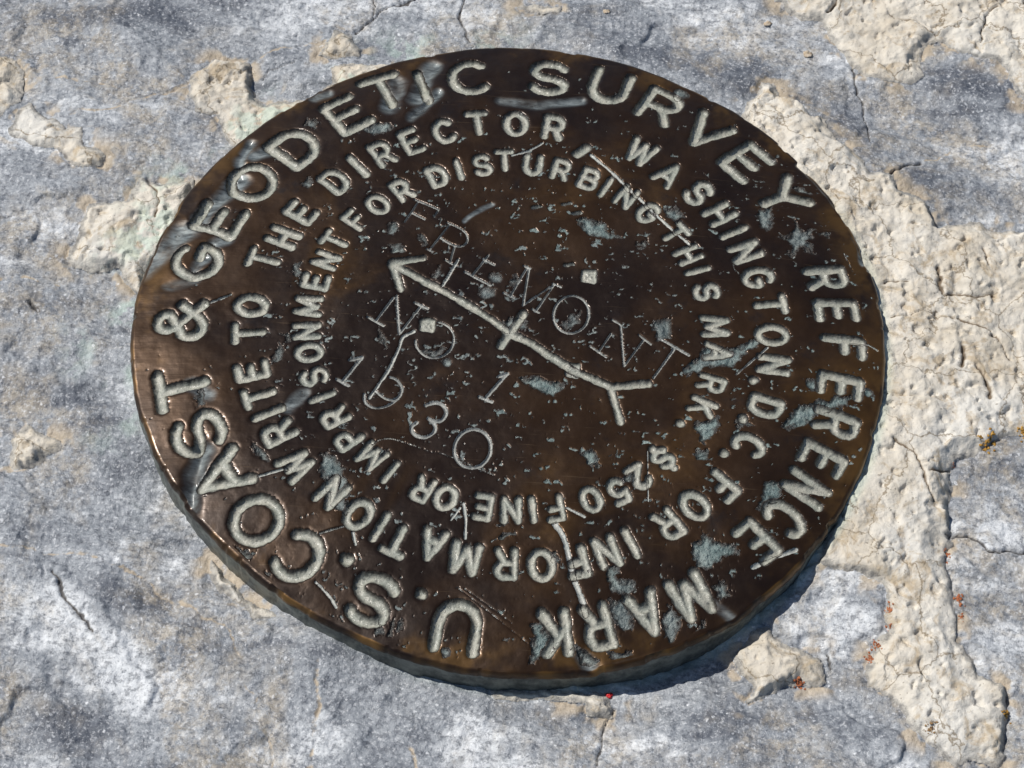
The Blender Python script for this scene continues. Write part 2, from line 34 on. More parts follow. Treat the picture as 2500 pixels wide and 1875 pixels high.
DENTS = [(0.0275, 0.03, [(-0.7666, -0.4345), (-0.7755, -0.5023), (-0.7853, -0.6091)]), (0.0236, 0.02, [(-0.7891, -0.609), (-0.7965, -0.6388)]), (0.0373, 0.02, [(-1.0038, 0.1255), (-0.9569, 0.1951), (-0.9121, 0.255)]), (0.0275, 0.018, [(-0.861, 0.3005), (-0.8282, 0.3634), (-0.7724, 0.4438)]), (0.0216, 0.016, [(-0.7833, 0.4993), (-0.7673, 0.5729)]), (0.0295, 0.018, [(-0.3904, 0.7287), (-0.3693, 0.832)]), (0.0197, 0.016, [(-0.3248, 0.692), (-0.2522, 0.7892)]), (0.0256, 0.02, [(-0.3175, 0.7617), (-0.2772, 0.9055)]), (0.0236, 0.014, [(-0.8253, 0.2121), (-0.7869, 0.2276)]), (0.0197, 0.012, [(-0.8627, 0.1267), (-0.835, 0.1616)]), (0.0177, 0.012, [(-0.5995, 0.7605), (-0.5591, 0.7788)]), (0.0236, 0.012, [(-0.7416, 0.5323), (-0.7187, 0.549)]), (0.0177, 0.012, [(-0.9152, 0.0683), (-0.8622, 0.092)]), (0.0165, 0.012, [(-0.068, 0.7703), (0.0248, 0.7608), (0.1583, 0.7907)]), (0.0118, 0.014, [(0.7749, 0.6305), (0.8359, 0.5617), (0.888, 0.4931)]), (0.011, 0.01, [(0.93, 0.383), (0.9474, 0.2974)]), (0.0138, 0.012, [(0.5407, -0.7825), (0.5783, -0.8165)]), (0.0197, 0.022, [(0.2206, -0.9489), (0.2433, -0.973)]), (0.0177, 0.007, [(-0.5582, -0.3052), (-0.5324, -0.2585)]), (0.0157, 0.012, [(0.3045, -0.9685), (0.3619, -0.9564)]), (0.0236, 0.006, [(-0.8153, -0.2434), (-0.781, -0.27)]), (0.0086, 0.004, [(-0.1495, 0.3294), (-0.0843, 0.3909)])]
OUTLINE = [0.0017, 0.0005, 0.0027, 0.0015, -0.0009, -0.0033, 0.0091, 0.0036, -0.0047, 0.0011, -0.0012]
MORTAR = [('broad cream mortar slab at the upper right', [(0.724, 1.307), (0.794, 1.259), (0.864, 1.241), (0.872, 1.207), (0.893, 1.156), (0.931, 1.107), (0.943, 1.062), (0.998, 1.027), (1.045, 1.008), (1.128, 1.02), (1.151, 1.051), (1.153, 1.102), (1.174, 1.173), (1.231, 1.178), (1.286, 1.13), (1.328, 1.111), (1.38, 1.104), (1.412, 1.06), (1.421, 1.004), (1.441, 0.961), (1.956, 0.991), (2.065, 1.97), (0.434, 1.828), (0.618, 1.467)]), ('long cream mortar band beside the right rim of the disk', [(0.673, 0.983), (0.729, 0.982), (0.737, 0.938), (0.754, 0.917), (0.788, 0.897), (0.813, 0.855), (0.856, 0.869), (0.863, 0.815), (0.892, 0.762), (0.933, 0.738), (0.949, 0.702), (0.977, 0.65), (1.035, 0.639), (1.046, 0.597), (1.129, 0.572), (1.152, 0.537), (1.162, 0.481), (1.217, 0.501), (1.293, 0.527), (1.342, 0.51), (1.409, 0.505), (1.905, 0.533), (1.811, -0.146), (1.36, -0.199), (1.286, -0.218), (1.233, -0.255), (1.175, -0.28), (1.156, -0.327), (1.158, -0.392), (1.15, -0.438), (1.162, -0.532), (1.133, -0.547), (1.135, -0.622), (1.148, -0.677), (1.156, -0.737), (1.146, -0.816), (1.187, -0.855), (1.2, -0.902), (1.248, -0.916), (1.261, -0.956), (1.268, -1.013), (1.256, -1.111), (1.234, -1.135), (1.129, -1.142), (1.084, -1.106), (1.028, -1.058), (1.01, -1.008), (0.979, -0.975), (0.927, -0.944), (0.923, -0.897), (0.947, -0.836), (0.981, -0.792), (0.974, -0.719), (0.963, -0.677), (0.905, -0.632), (0.839, -0.618), (0.796, -0.609), (0.883, -0.346), (0.895, 0.123), (0.86, 0.319), (0.782, 0.545), (0.658, 0.749), (0.616, 0.828)]), ('small cream mortar wedge below the lower right rim', [(0.593, -0.866), (0.679, -0.792), (0.716, -0.834), (0.812, -0.857), (0.822, -0.88), (0.832, -0.921), (0.779, -0.936), (0.715, -0.958), (0.677, -0.978), (0.614, -1.0), (0.646, -0.945), (0.609, -0.913)]), ('cream mortar lump at the left edge', [(-1.725, 0.916), (-1.513, 0.92), (-1.481, 0.904), (-1.451, 0.868), (-1.448, 0.818), (-1.451, 0.755), (-1.469, 0.717), (-1.49, 0.678), (-1.672, 0.639)]), ('ragged cream mortar patch at the upper left', [(-1.43, 0.744), (-1.381, 0.705), (-1.354, 0.683), (-1.329, 0.679), (-1.297, 0.657), (-1.251, 0.66), (-1.222, 0.596), (-1.171, 0.57), (-1.175, 0.534), (-1.229, 0.517), (-1.268, 0.526), (-1.316, 0.564), (-1.389, 0.583), (-1.444, 0.627), (-1.448, 0.681)]), ('cream mortar patch against the upper left rim', [(-0.972, 0.882), (-0.926, 0.943), (-0.869, 0.948), (-0.81, 0.943), (-0.802, 0.877), (-0.757, 0.811), (-0.701, 0.825), (-0.605, 0.833), (-0.625, 0.785), (-0.772, 0.614), (-0.82, 0.616), (-0.859, 0.667), (-0.876, 0.727), (-0.939, 0.741), (-0.979, 0.793)]), ('rounded cream mortar patch against the left rim', [(-1.067, 0.495), (-1.037, 0.485), (-0.99, 0.483), (-0.916, 0.483), (-0.931, 0.382), (-0.963, 0.281), (-0.989, 0.2), (-0.996, 0.121), (-1.03, 0.107), (-1.081, 0.148), (-1.092, 0.186), (-1.149, 0.176), (-1.207, 0.2), (-1.229, 0.221), (-1.207, 0.314), (-1.181, 0.386), (-1.092, 0.41), (-1.075, 0.458)]), ('small cream mortar knob above the upper left rim', [(-0.59, 1.074), (-0.53, 1.065), (-0.496, 1.01), (-0.499, 0.984), (-0.575, 0.965), (-0.62, 0.981)]), ('pale mortar fillet along the upper rim', [(-0.567, 0.934), (-0.472, 0.958), (-0.367, 0.982), (-0.325, 0.935), (-0.51, 0.844), (-0.559, 0.852)]), ('isolated cream mortar chip on the left stone', [(-1.248, -0.326), (-1.185, -0.354), (-1.156, -0.367), (-1.157, -0.394), (-1.19, -0.407), (-1.212, -0.44), (-1.257, -0.459), (-1.277, -0.45), (-1.27, -0.386)]), ('thin mortar sliver under the lower left rim', [(-0.723, -0.69), (-0.669, -0.737), (-0.607, -0.791), (-0.556, -0.825), (-0.543, -0.841), (-0.6, -0.853), (-0.611, -0.821), (-0.656, -0.787), (-0.696, -0.76), (-0.718, -0.732)]), ('mortar crumbs under the bottom rim', [(-0.008, -1.01), (0.065, -1.01), (0.182, -1.002), (0.286, -1.0), (0.3, -1.033), (0.292, -1.049), (0.238, -1.053), (0.233, -1.033), (0.111, -1.039), (0.093, -1.043), (0.062, -1.05), (0.021, -1.038)]), ('tan mortar streak at the top edge', [(-0.056, 1.216), (0.008, 1.228), (0.083, 1.215), (0.074, 1.191), (0.005, 1.195)])]
STONES = [('small pale blue stone below the lower right rim', [(0.81, -0.597), (0.853, -0.615), (0.908, -0.624), (0.97, -0.666), (0.979, -0.709), (0.982, -0.775), (0.951, -0.814), (0.848, -0.854), (0.821, -0.848), (0.773, -0.826), (0.708, -0.815), (0.665, -0.785), (0.666, -0.7)]), ('blue grey stone at the right edge above the crack', [(1.155, -0.315), (1.238, -0.236), (1.366, -0.173), (1.821, -0.106), (1.779, -0.49), (1.34, -0.54), (1.248, -0.534), (1.166, -0.515), (1.143, -0.433)]), ('blue grey stone at the right edge below the crack', [(1.138, -0.536), (1.166, -0.515), (1.248, -0.534), (1.34, -0.541), (1.779, -0.49), (1.697, -1.24), (1.255, -1.27), (1.252, -1.159), (1.265, -1.045), (1.262, -0.929), (1.19, -0.875), (1.143, -0.758)])]
ZONES = [(1, 0.564, 1.189, 0.314, 0.109, -0.197), (0.8, -0.136, 1.168, 0.179, 0.1, 0.083), (0.7, -0.613, 1.128, 0.205, 0.09, 0.083), (0.7, -1.24, 0.325, 0.178, 0.072, 0.078), (0.5, -1.052, 0.636, 0.157, 0.1, 0.08), (1, -0.942, -0.99, 0.125, 0.211, 0.763), (1, -0.845, -0.745, 0.21, 0.061, -0.579), (0.9, -0.832, -0.535, 0.094, 0.082, 0.072), (0.6, -0.453, -1.215, 0.166, 0.071, 0.067), (0.9, -0.013, -1.149, 0.112, 0.084, 0.067), (0.8, 0.322, -1.127, 0.145, 0.061, -0.314), (1, 1.403, 0.78, 0.081, 0.152, 0.079), (1, 0.825, -0.7, 0.153, 0.13, 0.07), (0.8, 1.271, -0.481, 0.108, 0.082, 0.071), (0.9, 1.282, -0.85, 0.07, 0.164, 0.069), (0.6, -1.356, 0.561, 0.155, 0.1, 0.079), (0.7, -0.791, 0.108, 0.125, 0.092, 0.076), (-1, -1.249, 1.076, 0.271, 0.081, 0.083), (-0.9, -1.25, 0.073, 0.199, 0.061, 0.076), (-0.9, -1.208, -0.267, 0.187, 0.084, -0.229), (-1, -0.74, -0.887, 0.227, 0.097, -0.489), (-1, -1.004, -1.18, 0.208, 0.081, -0.387), (-1, 0.646, 0.998, 0.202, 0.097, -0.264), (-1, 0.95, 0.744, 0.093, 0.118, 0.079), (-0.9, 1.032, 0.469, 0.078, 0.097, 0.077), (-0.9, 1.298, 1.033, 0.123, 0.124, 0.081), (-0.7, -1.076, 0.582, 0.117, 0.075, 0.079), (-0.7, 0.22, -1.085, 0.124, 0.073, 0.068), (-0.8, 0.569, -1.11, 0.195, 0.072, 0.253), (-0.7, -0.169, -1.16, 0.1, 0.084, 0.067), (-0.7, 1.179, -1.032, 0.068, 0.086, 0.068), (-0.8, 0.25, 1.109, 0.194, 0.089, -0.376), (-0.6, 1.3, -0.212, 0.074, 0.129, 0.073), (-0.6, -0.941, -0.432, 0.143, 0.083, 0.072), (-0.6, -0.405, -1.028, 0.14, 0.083, -0.491)]
CRACKS = [('v', 0.006, [(-1.394, -0.702), (-1.254, -0.7), (-1.136, -0.711), (-1.028, -0.714), (-0.921, -0.743), (-0.829, -0.805), (-0.771, -0.827), (-0.653, -0.886), (-0.632, -0.946), (-0.596, -1.019), (-0.554, -1.115), (-0.503, -1.252), (-0.488, -1.303)]), ('d', 0.0042, [(-1.111, -0.762), (-1.081, -0.817), (-1.042, -0.861), (-0.987, -0.924)]), ('v', 0.008, [(-0.434, -0.967), (-0.42, -1.056), (-0.42, -1.155), (-0.41, -1.298)]), ('v', 0.006, [(-0.191, -1.062), (-0.183, -1.121), (-0.181, -1.169), (-0.163, -1.231)]), ('d', 0.003, [(0.302, -1.029), (0.285, -1.07), (0.278, -1.138), (0.266, -1.178), (0.272, -1.235)]), ('d', 0.0032, [(-0.515, 1.085), (-0.47, 1.134), (-0.41, 1.192), (-0.353, 1.223), (-0.337, 1.265)]), ('d', 0.0025, [(-0.47, 1.134), (-0.47, 1.187), (-0.476, 1.24)]), ('d', 0.0034, [(-0.213, 1.275), (-0.21, 1.235), (-0.213, 1.162), (-0.179, 1.06)]), ('d', 0.0035, [(0.946, 1.074), (0.962, 1.007), (0.971, 0.901), (0.986, 0.841), (0.989, 0.775)]), ('w', 0.006, [(1.126, 0.716), (1.17, 0.735), (1.236, 0.79), (1.288, 0.799), (1.339, 0.792)]), ('d', 0.005, [(1.039, 0.65), (1.083, 0.691), (1.126, 0.716)]), ('v', 0.007, [(-1.425, 0.837), (-1.279, 0.83), (-1.157, 0.815)]), ('v', 0.008, [(-1.297, 0.698), (-1.17, 0.739), (-1.058, 0.798), (-0.991, 0.835)]), ('v', 0.006, [(-0.785, 0.972), (-0.673, 1.013), (-0.597, 1.039)]), ('d', 0.0025, [(-0.767, 0.891), (-0.752, 0.93), (-0.686, 0.954)]), ('d', 0.004, [(0.876, 1.26), (0.899, 1.292), (0.927, 1.33)]), ('d', 0.003, [(1.054, 1.281), (1.075, 1.253), (1.141, 1.235), (1.201, 1.205)]), ('d', 0.0035, [(1.327, 1.169), (1.34, 1.234), (1.371, 1.307), (1.381, 1.332)]), ('d', 0.003, [(1.017, 0.14), (1.103, 0.164), (1.184, 0.16), (1.239, 0.147), (1.291, 0.127), (1.32, 0.08), (1.341, 0.034)]), ('d', 0.005, [(1.151, 0.32), (1.162, 0.3), (1.164, 0.245)]), ('d', 0.006, [(1.205, 0.072), (1.214, 0.048), (1.204, 0.009)]), ('d', 0.005, [(1.251, 0.003), (1.264, -0.044), (1.274, -0.085)]), ('d', 0.004, [(1.287, 0.411), (1.294, 0.376), (1.305, 0.357)]), ('d', 0.004, [(1.167, 0.241), (1.228, 0.238), (1.31, 0.251)]), ('d', 0.003, [(1.001, 0.253), (1.067, 0.27)]), ('d', 0.004, [(1.01, -0.246), (1.065, -0.289), (1.09, -0.366), (1.11, -0.423)]), ('d', 0.004, [(1.098, -0.326), (1.16, -0.315)]), ('d', 0.004, [(0.826, -0.858), (0.833, -0.905)]), ('d', 0.005, [(-1.295, 0.048), (-1.275, 0.024)]), ('v', 0.007, [(-1.398, 0.126), (-1.304, 0.128), (-1.241, 0.115)]), ('d', 0.004, [(-1.04, 0.489), (-1.016, 0.42), (-0.999, 0.363)]), ('d', 0.003, [(-0.967, 0.755), (-0.878, 0.738)]), ('d', 0.004, [(1.139, -0.504), (1.195, -0.506), (1.248, -0.537), (1.34, -0.541), (1.497, -0.535)])]
LICHEN = [('yellow-orange lichen tuft at the mortar edge on the right', 'o', 1.26, -0.2302, 0.0218), ('orange lichen crust at the extreme right edge', 'o', 1.3596, -0.1861, 0.0172), ('rust red lichen strip beside the small pale stone, upper bit', 'r', 0.9845, -0.7339, 0.0115), ('rust red lichen strip beside the small pale stone, lower bit', 'r', 0.9827, -0.7825, 0.0097), ('rust red lichen dab right of the small pale stone base', 'r', 0.9482, -0.8287, 0.0126), ('rust red lichen dab lowest below the small pale stone', 'r', 0.933, -0.8655, 0.0115), ('rust red lichen speck high on the right mortar edge', 'r', 1.1407, -0.5623, 0.0126), ('rust red lichen cluster mid right mortar edge', 'r', 1.1652, -0.689, 0.0138), ('rust red lichen speck below the mid right cluster', 'r', 1.1678, -0.7394, 0.0097), ('rust red lichen line under the mortar wedge', 'r', 0.7573, -0.9436, 0.0149), ('yellow ochre lichen on the lower right mortar edge', 'o', 1.2635, -0.9963, 0.0126), ('brown lichen dab on the lower right mortar', 'b', 1.0732, -1.0552, 0.0138), ('rust lichen speck at the far upper mortar edge', 'r', 1.1686, -0.2965, 0.0052)]
CHIPS = [('tiny tan stone chip on the blue stone above the disk', 0.218, 1.2111, 0.0097), ('tan stone chip nearest the mortar at the upper right', 0.8159, 1.1095, 0.0134), ('flat tan stone chip on the white band, upper right', 0.6987, 1.2163, 0.0118)]
RED = (0.2909, -1.0017)

# ---------------------------------------------------------------- helpers
def perlin(x, y, seed=0):
    xi = np.floor(x).astype(np.int64); yi = np.floor(y).astype(np.int64)
    xf = x-xi; yf = y-yi
    u = xf*xf*xf*(xf*(xf*6-15)+10); v = yf*yf*yf*(yf*(yf*6-15)+10)
    def g(ix, iy, dx, dy):
        h = (ix*374761393 + iy*668265263 + seed*1274126177) & 0xffffffff
        h = ((h ^ (h >> 13))*1103515245) & 0xffffffff
        a = ((h ^ (h >> 16)) & 0xffff)*(2*math.pi/65536)
        return np.cos(a)*dx+np.sin(a)*dy
    n00 = g(xi, yi, xf, yf); n10 = g(xi+1, yi, xf-1, yf); n01 = g(xi, yi+1, xf, yf-1); n11 = g(xi+1, yi+1, xf-1, yf-1)
    a = n00+u*(n10-n00); b = n01+u*(n11-n01)
    return (a+v*(b-a))*1.5
def fbm(x, y, octv=4, seed=0, gain=.5):
    s = 0; a = 1
    for i in range(octv):
        s = s+a*perlin(x*2**i, y*2**i, seed+i*17); a *= gain
    return s
def ridged(x, y, octv=3, seed=0):
    s = 0; a = 1
    for i in range(octv):
        s = s+a*(1-np.abs(perlin(x*2**i, y*2**i, seed+i*13))*2); a *= .5
    return s
def sstep(a, b, x):
    t = np.clip((x-a)/(b-a), 0, 1); return t*t*(3-2*t)
def seg_sd(x, y, line):
    """distance to a polyline, with unit direction away from it"""
    bd = np.full(x.shape, 1e9); gx = np.zeros_like(x); gy = np.zeros_like(x)
    if len(line) == 1: line = [line[0], (line[0][0]+1e-5, line[0][1])]
    for (ax, ay), (bx, by) in zip(line[:-1], line[1:]):
        ex, ey = bx-ax, by-ay; L = ex*ex+ey*ey+1e-14
        t = np.clip(((x-ax)*ex+(y-ay)*ey)/L, 0, 1)
        dx = x-ax-t*ex; dy = y-ay-t*ey; d = np.hypot(dx, dy); m = d < bd
        bd[m] = d[m]; gx[m] = dx[m]; gy[m] = dy[m]
    n = np.maximum(bd, 1e-9)
    return bd, gx/n, gy/n
def poly_sd(x, y, P):
    """signed distance to a polygon (inside negative) and its outward gradient"""
    d, gx, gy = seg_sd(x, y, list(P)+[P[0]])
    ins = np.zeros(x.shape, bool)
    for (ax, ay), (bx, by) in zip(P, P[1:]+P[:1]):
        c = (ay > y) != (by > y)
        xx = ax+(y-ay)*(bx-ax)/((by-ay) if abs(by-ay) > 1e-12 else 1e-12)
        ins ^= c & (x < xx)
    s = np.where(ins, -1.0, 1.0)
    return d*s, gx*s, gy*s
def build(name, V, Q, mat, parent=None, attrs=None):
    """one mesh from vertex array V (scaled later), quad indices Q into V; keeps only used vertices"""
    used, inv = np.unique(Q.ravel(), return_inverse=True)
    me = bpy.data.meshes.new(name); nq = len(Q)
    me.vertices.add(len(used)); me.loops.add(nq*4); me.polygons.add(nq)
    me.vertices.foreach_set('co', np.ascontiguousarray(V[used]*S, dtype=np.float32).ravel())
    me.loops.foreach_set('vertex_index', inv.astype(np.int32).ravel())
    me.polygons.foreach_set('loop_start', np.arange(0, nq*4, 4, dtype=np.int32))
    me.polygons.foreach_set('use_smooth', np.ones(nq, bool))
    me.update(calc_edges=True); me.validate()
    for k, a in (attrs or {}).items():
        at = me.attributes.new(k, 'FLOAT', 'POINT'); at.data.foreach_set('value', np.ascontiguousarray(a[used], dtype=np.float32))
    me.materials.append(mat)
    o = bpy.data.objects.new(name, me); scene.collection.objects.link(o); o.parent = parent
    return o
def mesh_obj(name, verts, faces, mat, parent=None, smooth=True):
    me = bpy.data.meshes.new(name); me.from_pydata(verts, [], faces)
    if smooth: me.polygons.foreach_set('use_smooth', np.ones(len(faces), bool))
    me.update(); me.materials.append(mat)
    o = bpy.data.objects.new(name, me); scene.collection.objects.link(o); o.parent = parent
    return o

# ---------------------------------------------------------------- materials
class NT:
    def __init__(s, name):
        s.m = bpy.data.materials.new(name); s.m.use_nodes = True; s.t = s.m.node_tree; s.b = s.t.nodes['Principled BSDF']
        tc = s.t.nodes.new('ShaderNodeTexCoord'); mp = s.t.nodes.new('ShaderNodeVectorMath'); mp.operation = 'SCALE'
        mp.inputs['Scale'].default_value = 1/S; s.t.links.new(tc.outputs['Object'], mp.inputs[0]); s.co = mp.outputs[0]
    def L(s, a, b): s.t.links.new(a, b)
    def put(s, sock, v):
        if hasattr(v, 'is_output'): s.L(v, sock)
        elif isinstance(v, tuple) and len(v) == 3 and sock.type == 'RGBA': sock.default_value = (*v, 1)
        else: sock.default_value = v
    def noise(s, scale, detail=3, rough=.55, co=None, dist=0.0, out=0):
        n = s.t.nodes.new('ShaderNodeTexNoise'); n.inputs['Scale'].default_value = scale; n.inputs['Detail'].default_value = detail
        n.inputs['Roughness'].default_value = rough; n.inputs['Distortion'].default_value = dist; s.L(co or s.co, n.inputs['Vector']); return n.outputs[out]
    def voro(s, scale, feat='F1', out='Distance', rand=1.0, co=None):
        n = s.t.nodes.new('ShaderNodeTexVoronoi'); n.feature = feat; n.inputs['Scale'].default_value = scale
        n.inputs['Randomness'].default_value = rand; s.L(co or s.co, n.inputs['Vector']); return n.outputs[out]
    def ramp(s, f, lo, hi, a=0.0, b=1.0):
        n = s.t.nodes.new('ShaderNodeMapRange'); n.interpolation_type = 'SMOOTHSTEP'
        s.L(f, n.inputs['Value']); n.inputs['From Min'].default_value = lo; n.inputs['From Max'].default_value = hi
        n.inputs['To Min'].default_value = a; n.inputs['To Max'].default_value = b; return n.outputs[0]
    def mix(s, f, a, b, mode='MIX'):
        n = s.t.nodes.new('ShaderNodeMix'); n.data_type = 'RGBA'; n.blend_type = mode
        s.put(n.inputs[0], f); s.put(n.inputs[6], a); s.put(n.inputs[7], b); return n.outputs[2]
    def math(s, op, a, b=0.0):
        n = s.t.nodes.new('ShaderNodeMath'); n.operation = op; s.put(n.inputs[0], a); s.put(n.inputs[1], b); return n.outputs[0]
    def attr(s, name):
        n = s.t.nodes.new('ShaderNodeAttribute'); n.attribute_name = name; return n.outputs['Fac']
    def stretch(s, sx, sy, rot=0.0):
        n = s.t.nodes.new('ShaderNodeMapping'); n.inputs['Scale'].default_value = (sx, sy, 1); n.inputs['Rotation'].default_value = (0, 0, rot)
        s.L(s.co, n.inputs['Vector']); return n.outputs[0]
    def bump(s, h, dist, strength=1.0, nrm=None):
        n = s.t.nodes.new('ShaderNodeBump'); n.inputs['Distance'].default_value = dist*S; n.inputs['Strength'].default_value = strength
        s.L(h, n.inputs['Height'])
        if nrm: s.L(nrm, n.inputs['Normal'])
        return n.outputs[0]
    def set(s, col=None, rough=None, metal=None, nrm=None, spec=None):
        for k, v in (('Base Color', col), ('Roughness', rough), ('Metallic', metal), ('Normal', nrm), ('Specular IOR Level', spec)):
            if v is not None: s.put(s.b.inputs[k], v)
        return s.m

def m_bronze():
    n = NT('aged_bronze')
    c = n.mix(n.ramp(n.noise(2.6, 5, .6), .38, .68), (.0180, .0085, .0037), (.045, .0210, .0064))
    c = n.mix(n.ramp(n.noise(1.7, 5, .62, dist=.5), .54, .74, 0, .75), c, (.118, .058, .0140))
    c = n.mix(n.ramp(n.noise(8, 5, .65), .56, .76, 0, .7), c, (.014, .011, .011))
    c = n.mix(n.ramp(n.attr('wear'), .0, 1.0), c, (.165, .086, .022))
    scr = n.noise(5, 3, .6, n.stretch(1.0, 26.0, .8))
    c = n.mix(n.ramp(scr, .66, .74, 0, .35), c, (.13, .085, .045))
    tint = n.mix(n.ramp(n.noise(16, 5, .7, n.stretch(1.0, 3.2, .9)), .3, .7), (.035, .043, .048), (.25, .28, .28))  # blue-grey oxide of the dents, with pale sky reflection painted into it
    c = n.mix(n.math('MULTIPLY', n.attr('dent'), n.ramp(n.noise(7, 4, .65), .28, .58, .25, 1.0)), c, tint)
    c = n.mix(n.ramp(n.attr('side'), .2, .8), c, n.mix(n.ramp(n.noise(16, 5, .75), .35, .65), (.055, .062, .058), (.185, .20, .18)))
    r = n.ramp(n.noise(12, 4, .6), .3, .7, .30, .44)
    r = n.math('ADD', r, n.math('MULTIPLY', n.attr('dent'), .26))
    r = n.math('ADD', r, n.math('MULTIPLY', n.attr('side'), .25))
    b = n.bump(n.noise(20, 4, .55), 0.0022, .5)
    b = n.bump(scr, .0005, .5, b)
    n.b.inputs['Coat Weight'].default_value = .20; n.b.inputs['Coat Roughness'].default_value = .16; n.L(b, n.b.inputs['Coat Normal'])
    return n.set(c, r, .55, b)
def m_patina(name, a, bcol, dark, grain=1.0, lo=.05, hi=.50, teal=0.0):
    n = NT(name)
    c = n.mix(n.ramp(n.noise(26, 4, .65), .3, .7), a, bcol)
    if teal: c = n.mix(n.ramp(n.noise(1.9, 3), .46, .62, 0, teal), c, (.15, .24, .225))
    c = n.mix(n.ramp(n.noise(130, 2), .55, .72, 0, .65), c, dark)
    c = n.mix(n.ramp(n.noise(11, 4, .7), .62, .78, 0, .6), c, dark)
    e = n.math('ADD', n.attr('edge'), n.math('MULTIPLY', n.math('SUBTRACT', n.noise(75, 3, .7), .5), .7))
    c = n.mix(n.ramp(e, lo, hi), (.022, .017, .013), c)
    r = n.ramp(n.noise(70, 2), .35, .65, .25, .6)
    b = n.bump(n.noise(60, 4, .7), .0085*grain, .8)
    return n.set(c, r, 0.0, b, .55)
def m_rock():
    n = NT('blue_grey_marble')
    w = n.stretch(1.0, 1.9, .35); w2 = n.stretch(1.0, 2.4, .8)
    mot = n.noise(9, 6, .72, n.stretch(1.0, 1.6, .5), .5); med = n.noise(3.6, 5, .68, w2, .6)
    zone = n.math('SUBTRACT', n.attr('zone'), .5)
    band = n.noise(2.4, 5, .62, n.stretch(.8, 3.4, .42), .9)
    t = n.math('ADD', n.math('ADD', n.math('MULTIPLY', zone, .85), n.math('MULTIPLY', n.math('SUBTRACT', mot, .5), .95)), n.math('MULTIPLY', n.math('SUBTRACT', med, .5), 1.1))
    t = n.math('ADD', t, n.math('MULTIPLY', n.math('SUBTRACT', band, .5), 1.35))
    c = n.mix(n.ramp(t, -.46, .02), (.098, .110, .134), (.30, .32, .345))
    c = n.mix(n.ramp(t, .04, .46), c, (.68, .70, .715))
    tan = n.math('MULTIPLY', n.ramp(n.noise(1.9, 5, .7, dist=.7), .45, .61), n.ramp(n.noise(20, 5, .75), .36, .60))
    c = n.mix(n.math('MULTIPLY', tan, .75), c, (.40, .345, .265))
    fine = n.noise(46, 4, .78, n.stretch(1.0, 1.5, .35)); fin2 = n.noise(105, 3, .75)
    c = n.mix(n.ramp(fine, .37, .52, .60, 0), c, (.066, .075, .094))
    c = n.mix(n.ramp(fin2, .53, .66, 0, .42), c, (.78, .79, .80))
    c = n.mix(n.ramp(fin2, .31, .44, .42, 0), c, (.060, .070, .090))
    c = n.mix(n.ramp(n.attr('vein'), .1, .8, 0, .8), c, n.mix(n.noise(40, 3), (.36, .27, .17), (.60, .51, .38)))
    c = n.mix(n.ramp(n.attr('green'), .1, .9, 0, .6), c, (.42, .53, .47))
    c = n.mix(n.ramp(n.attr('crack'), .25, .9), c, (.075, .070, .068))
    cell = n.voro(150, 'F1', 'Color'); sep = n.t.nodes.new('ShaderNodeSeparateColor'); n.L(cell, sep.inputs[0])
    glint = n.ramp(sep.outputs[0], .982, .990)
    c = n.mix(n.math('MULTIPLY', glint, .4), c, (.82, .84, .86))  # crystal sparkle painted into the base colour as near-white cells
    r = n.math('SUBTRACT', n.ramp(n.noise(40, 2), .3, .7, .42, .66), n.math('MULTIPLY', n.ramp(sep.outputs[0], .90, .91), .27))
    b = n.bump(n.noise(13, 6, .76), .026, .5)
    b = n.bump(sep.outputs[1], .0075, .5, b)
    b = n.bump(n.noise(120, 3, .7), .0035, .6, b)
    return n.set(c, r, 0.0, b, .5)
def m_mortar():
    n = NT('cream_mortar')
    c = n.mix(n.ramp(n.noise(5, 6, .68), .34, .64), (.54, .48, .385), (.655, .61, .53))
    c = n.mix(n.ramp(n.noise(2.2, 5, .65, dist=.4), .48, .64, 0, .7), c, (.66, .645, .60))
    c = n.mix(n.ramp(n.noise(13, 6, .72, dist=.9), .50, .66, 0, .80), c, (.43, .34, .225))
    c = n.mix(n.ramp(n.noise(36, 4, .7, dist=.5), .60, .72, 0, .55), c, (.34, .28, .20))
    c = n.mix(n.ramp(n.noise(90, 2, .6), .64, .74, 0, .75), c, (.22, .19, .15))
    c = n.mix(n.ramp(n.voro(3.4, 'DISTANCE_TO_EDGE', co=n.mix(.14, n.co, n.noise(5, 5, .7, out=1), 'ADD')), .0, .012, .8, 0), c, (.22, .17, .11))
    c = n.mix(n.ramp(n.attr('green'), .1, .9, 0, .6), c, (.50, .61, .52))
    c = n.mix(n.ramp(n.attr('crack'), .3, .9), c, (.17, .13, .09))
    fe = n.math('SUBTRACT', 1.0, n.attr('feather'))
    c = n.mix(n.ramp(n.math('ADD', n.math('MULTIPLY', fe, .55), n.math('SUBTRACT', n.noise(26, 5, .75), .5)), .22, .48, 0, .85), c, n.mix(n.ramp(n.noise(60, 3, .7), .4, .6), (.20, .195, .185), (.40, .38, .34)))
    b = n.bump(n.noise(18, 6, .70), .018, .5)
    b = n.bump(n.noise(95, 3, .7), .005, .6, b)
    return n.set(c, .85, 0.0, b, .25)
def m_plain(name, a, bcol, scale, rough):
    n = NT(name); c = n.mix(n.ramp(n.noise(scale, 3), .35, .65), a, bcol)
    return n.set(c, rough, 0.0, n.bump(n.noise(scale*2, 3), .006, .6))
BRONZE = m_bronze()
PAT = m_patina('pale_patina', (.265, .28, .24), (.385, .375, .315), (.095, .10, .09), .62, .05, .62)
PAT2 = m_patina('thin_patina', (.30, .32, .30), (.44, .44, .40), (.13, .15, .145), .6, .0, .30)
VERD = m_patina('verdigris', (.06, .078, .080), (.25, .285, .268), (.024, .028, .029), 1.6, .06, .85, .35)
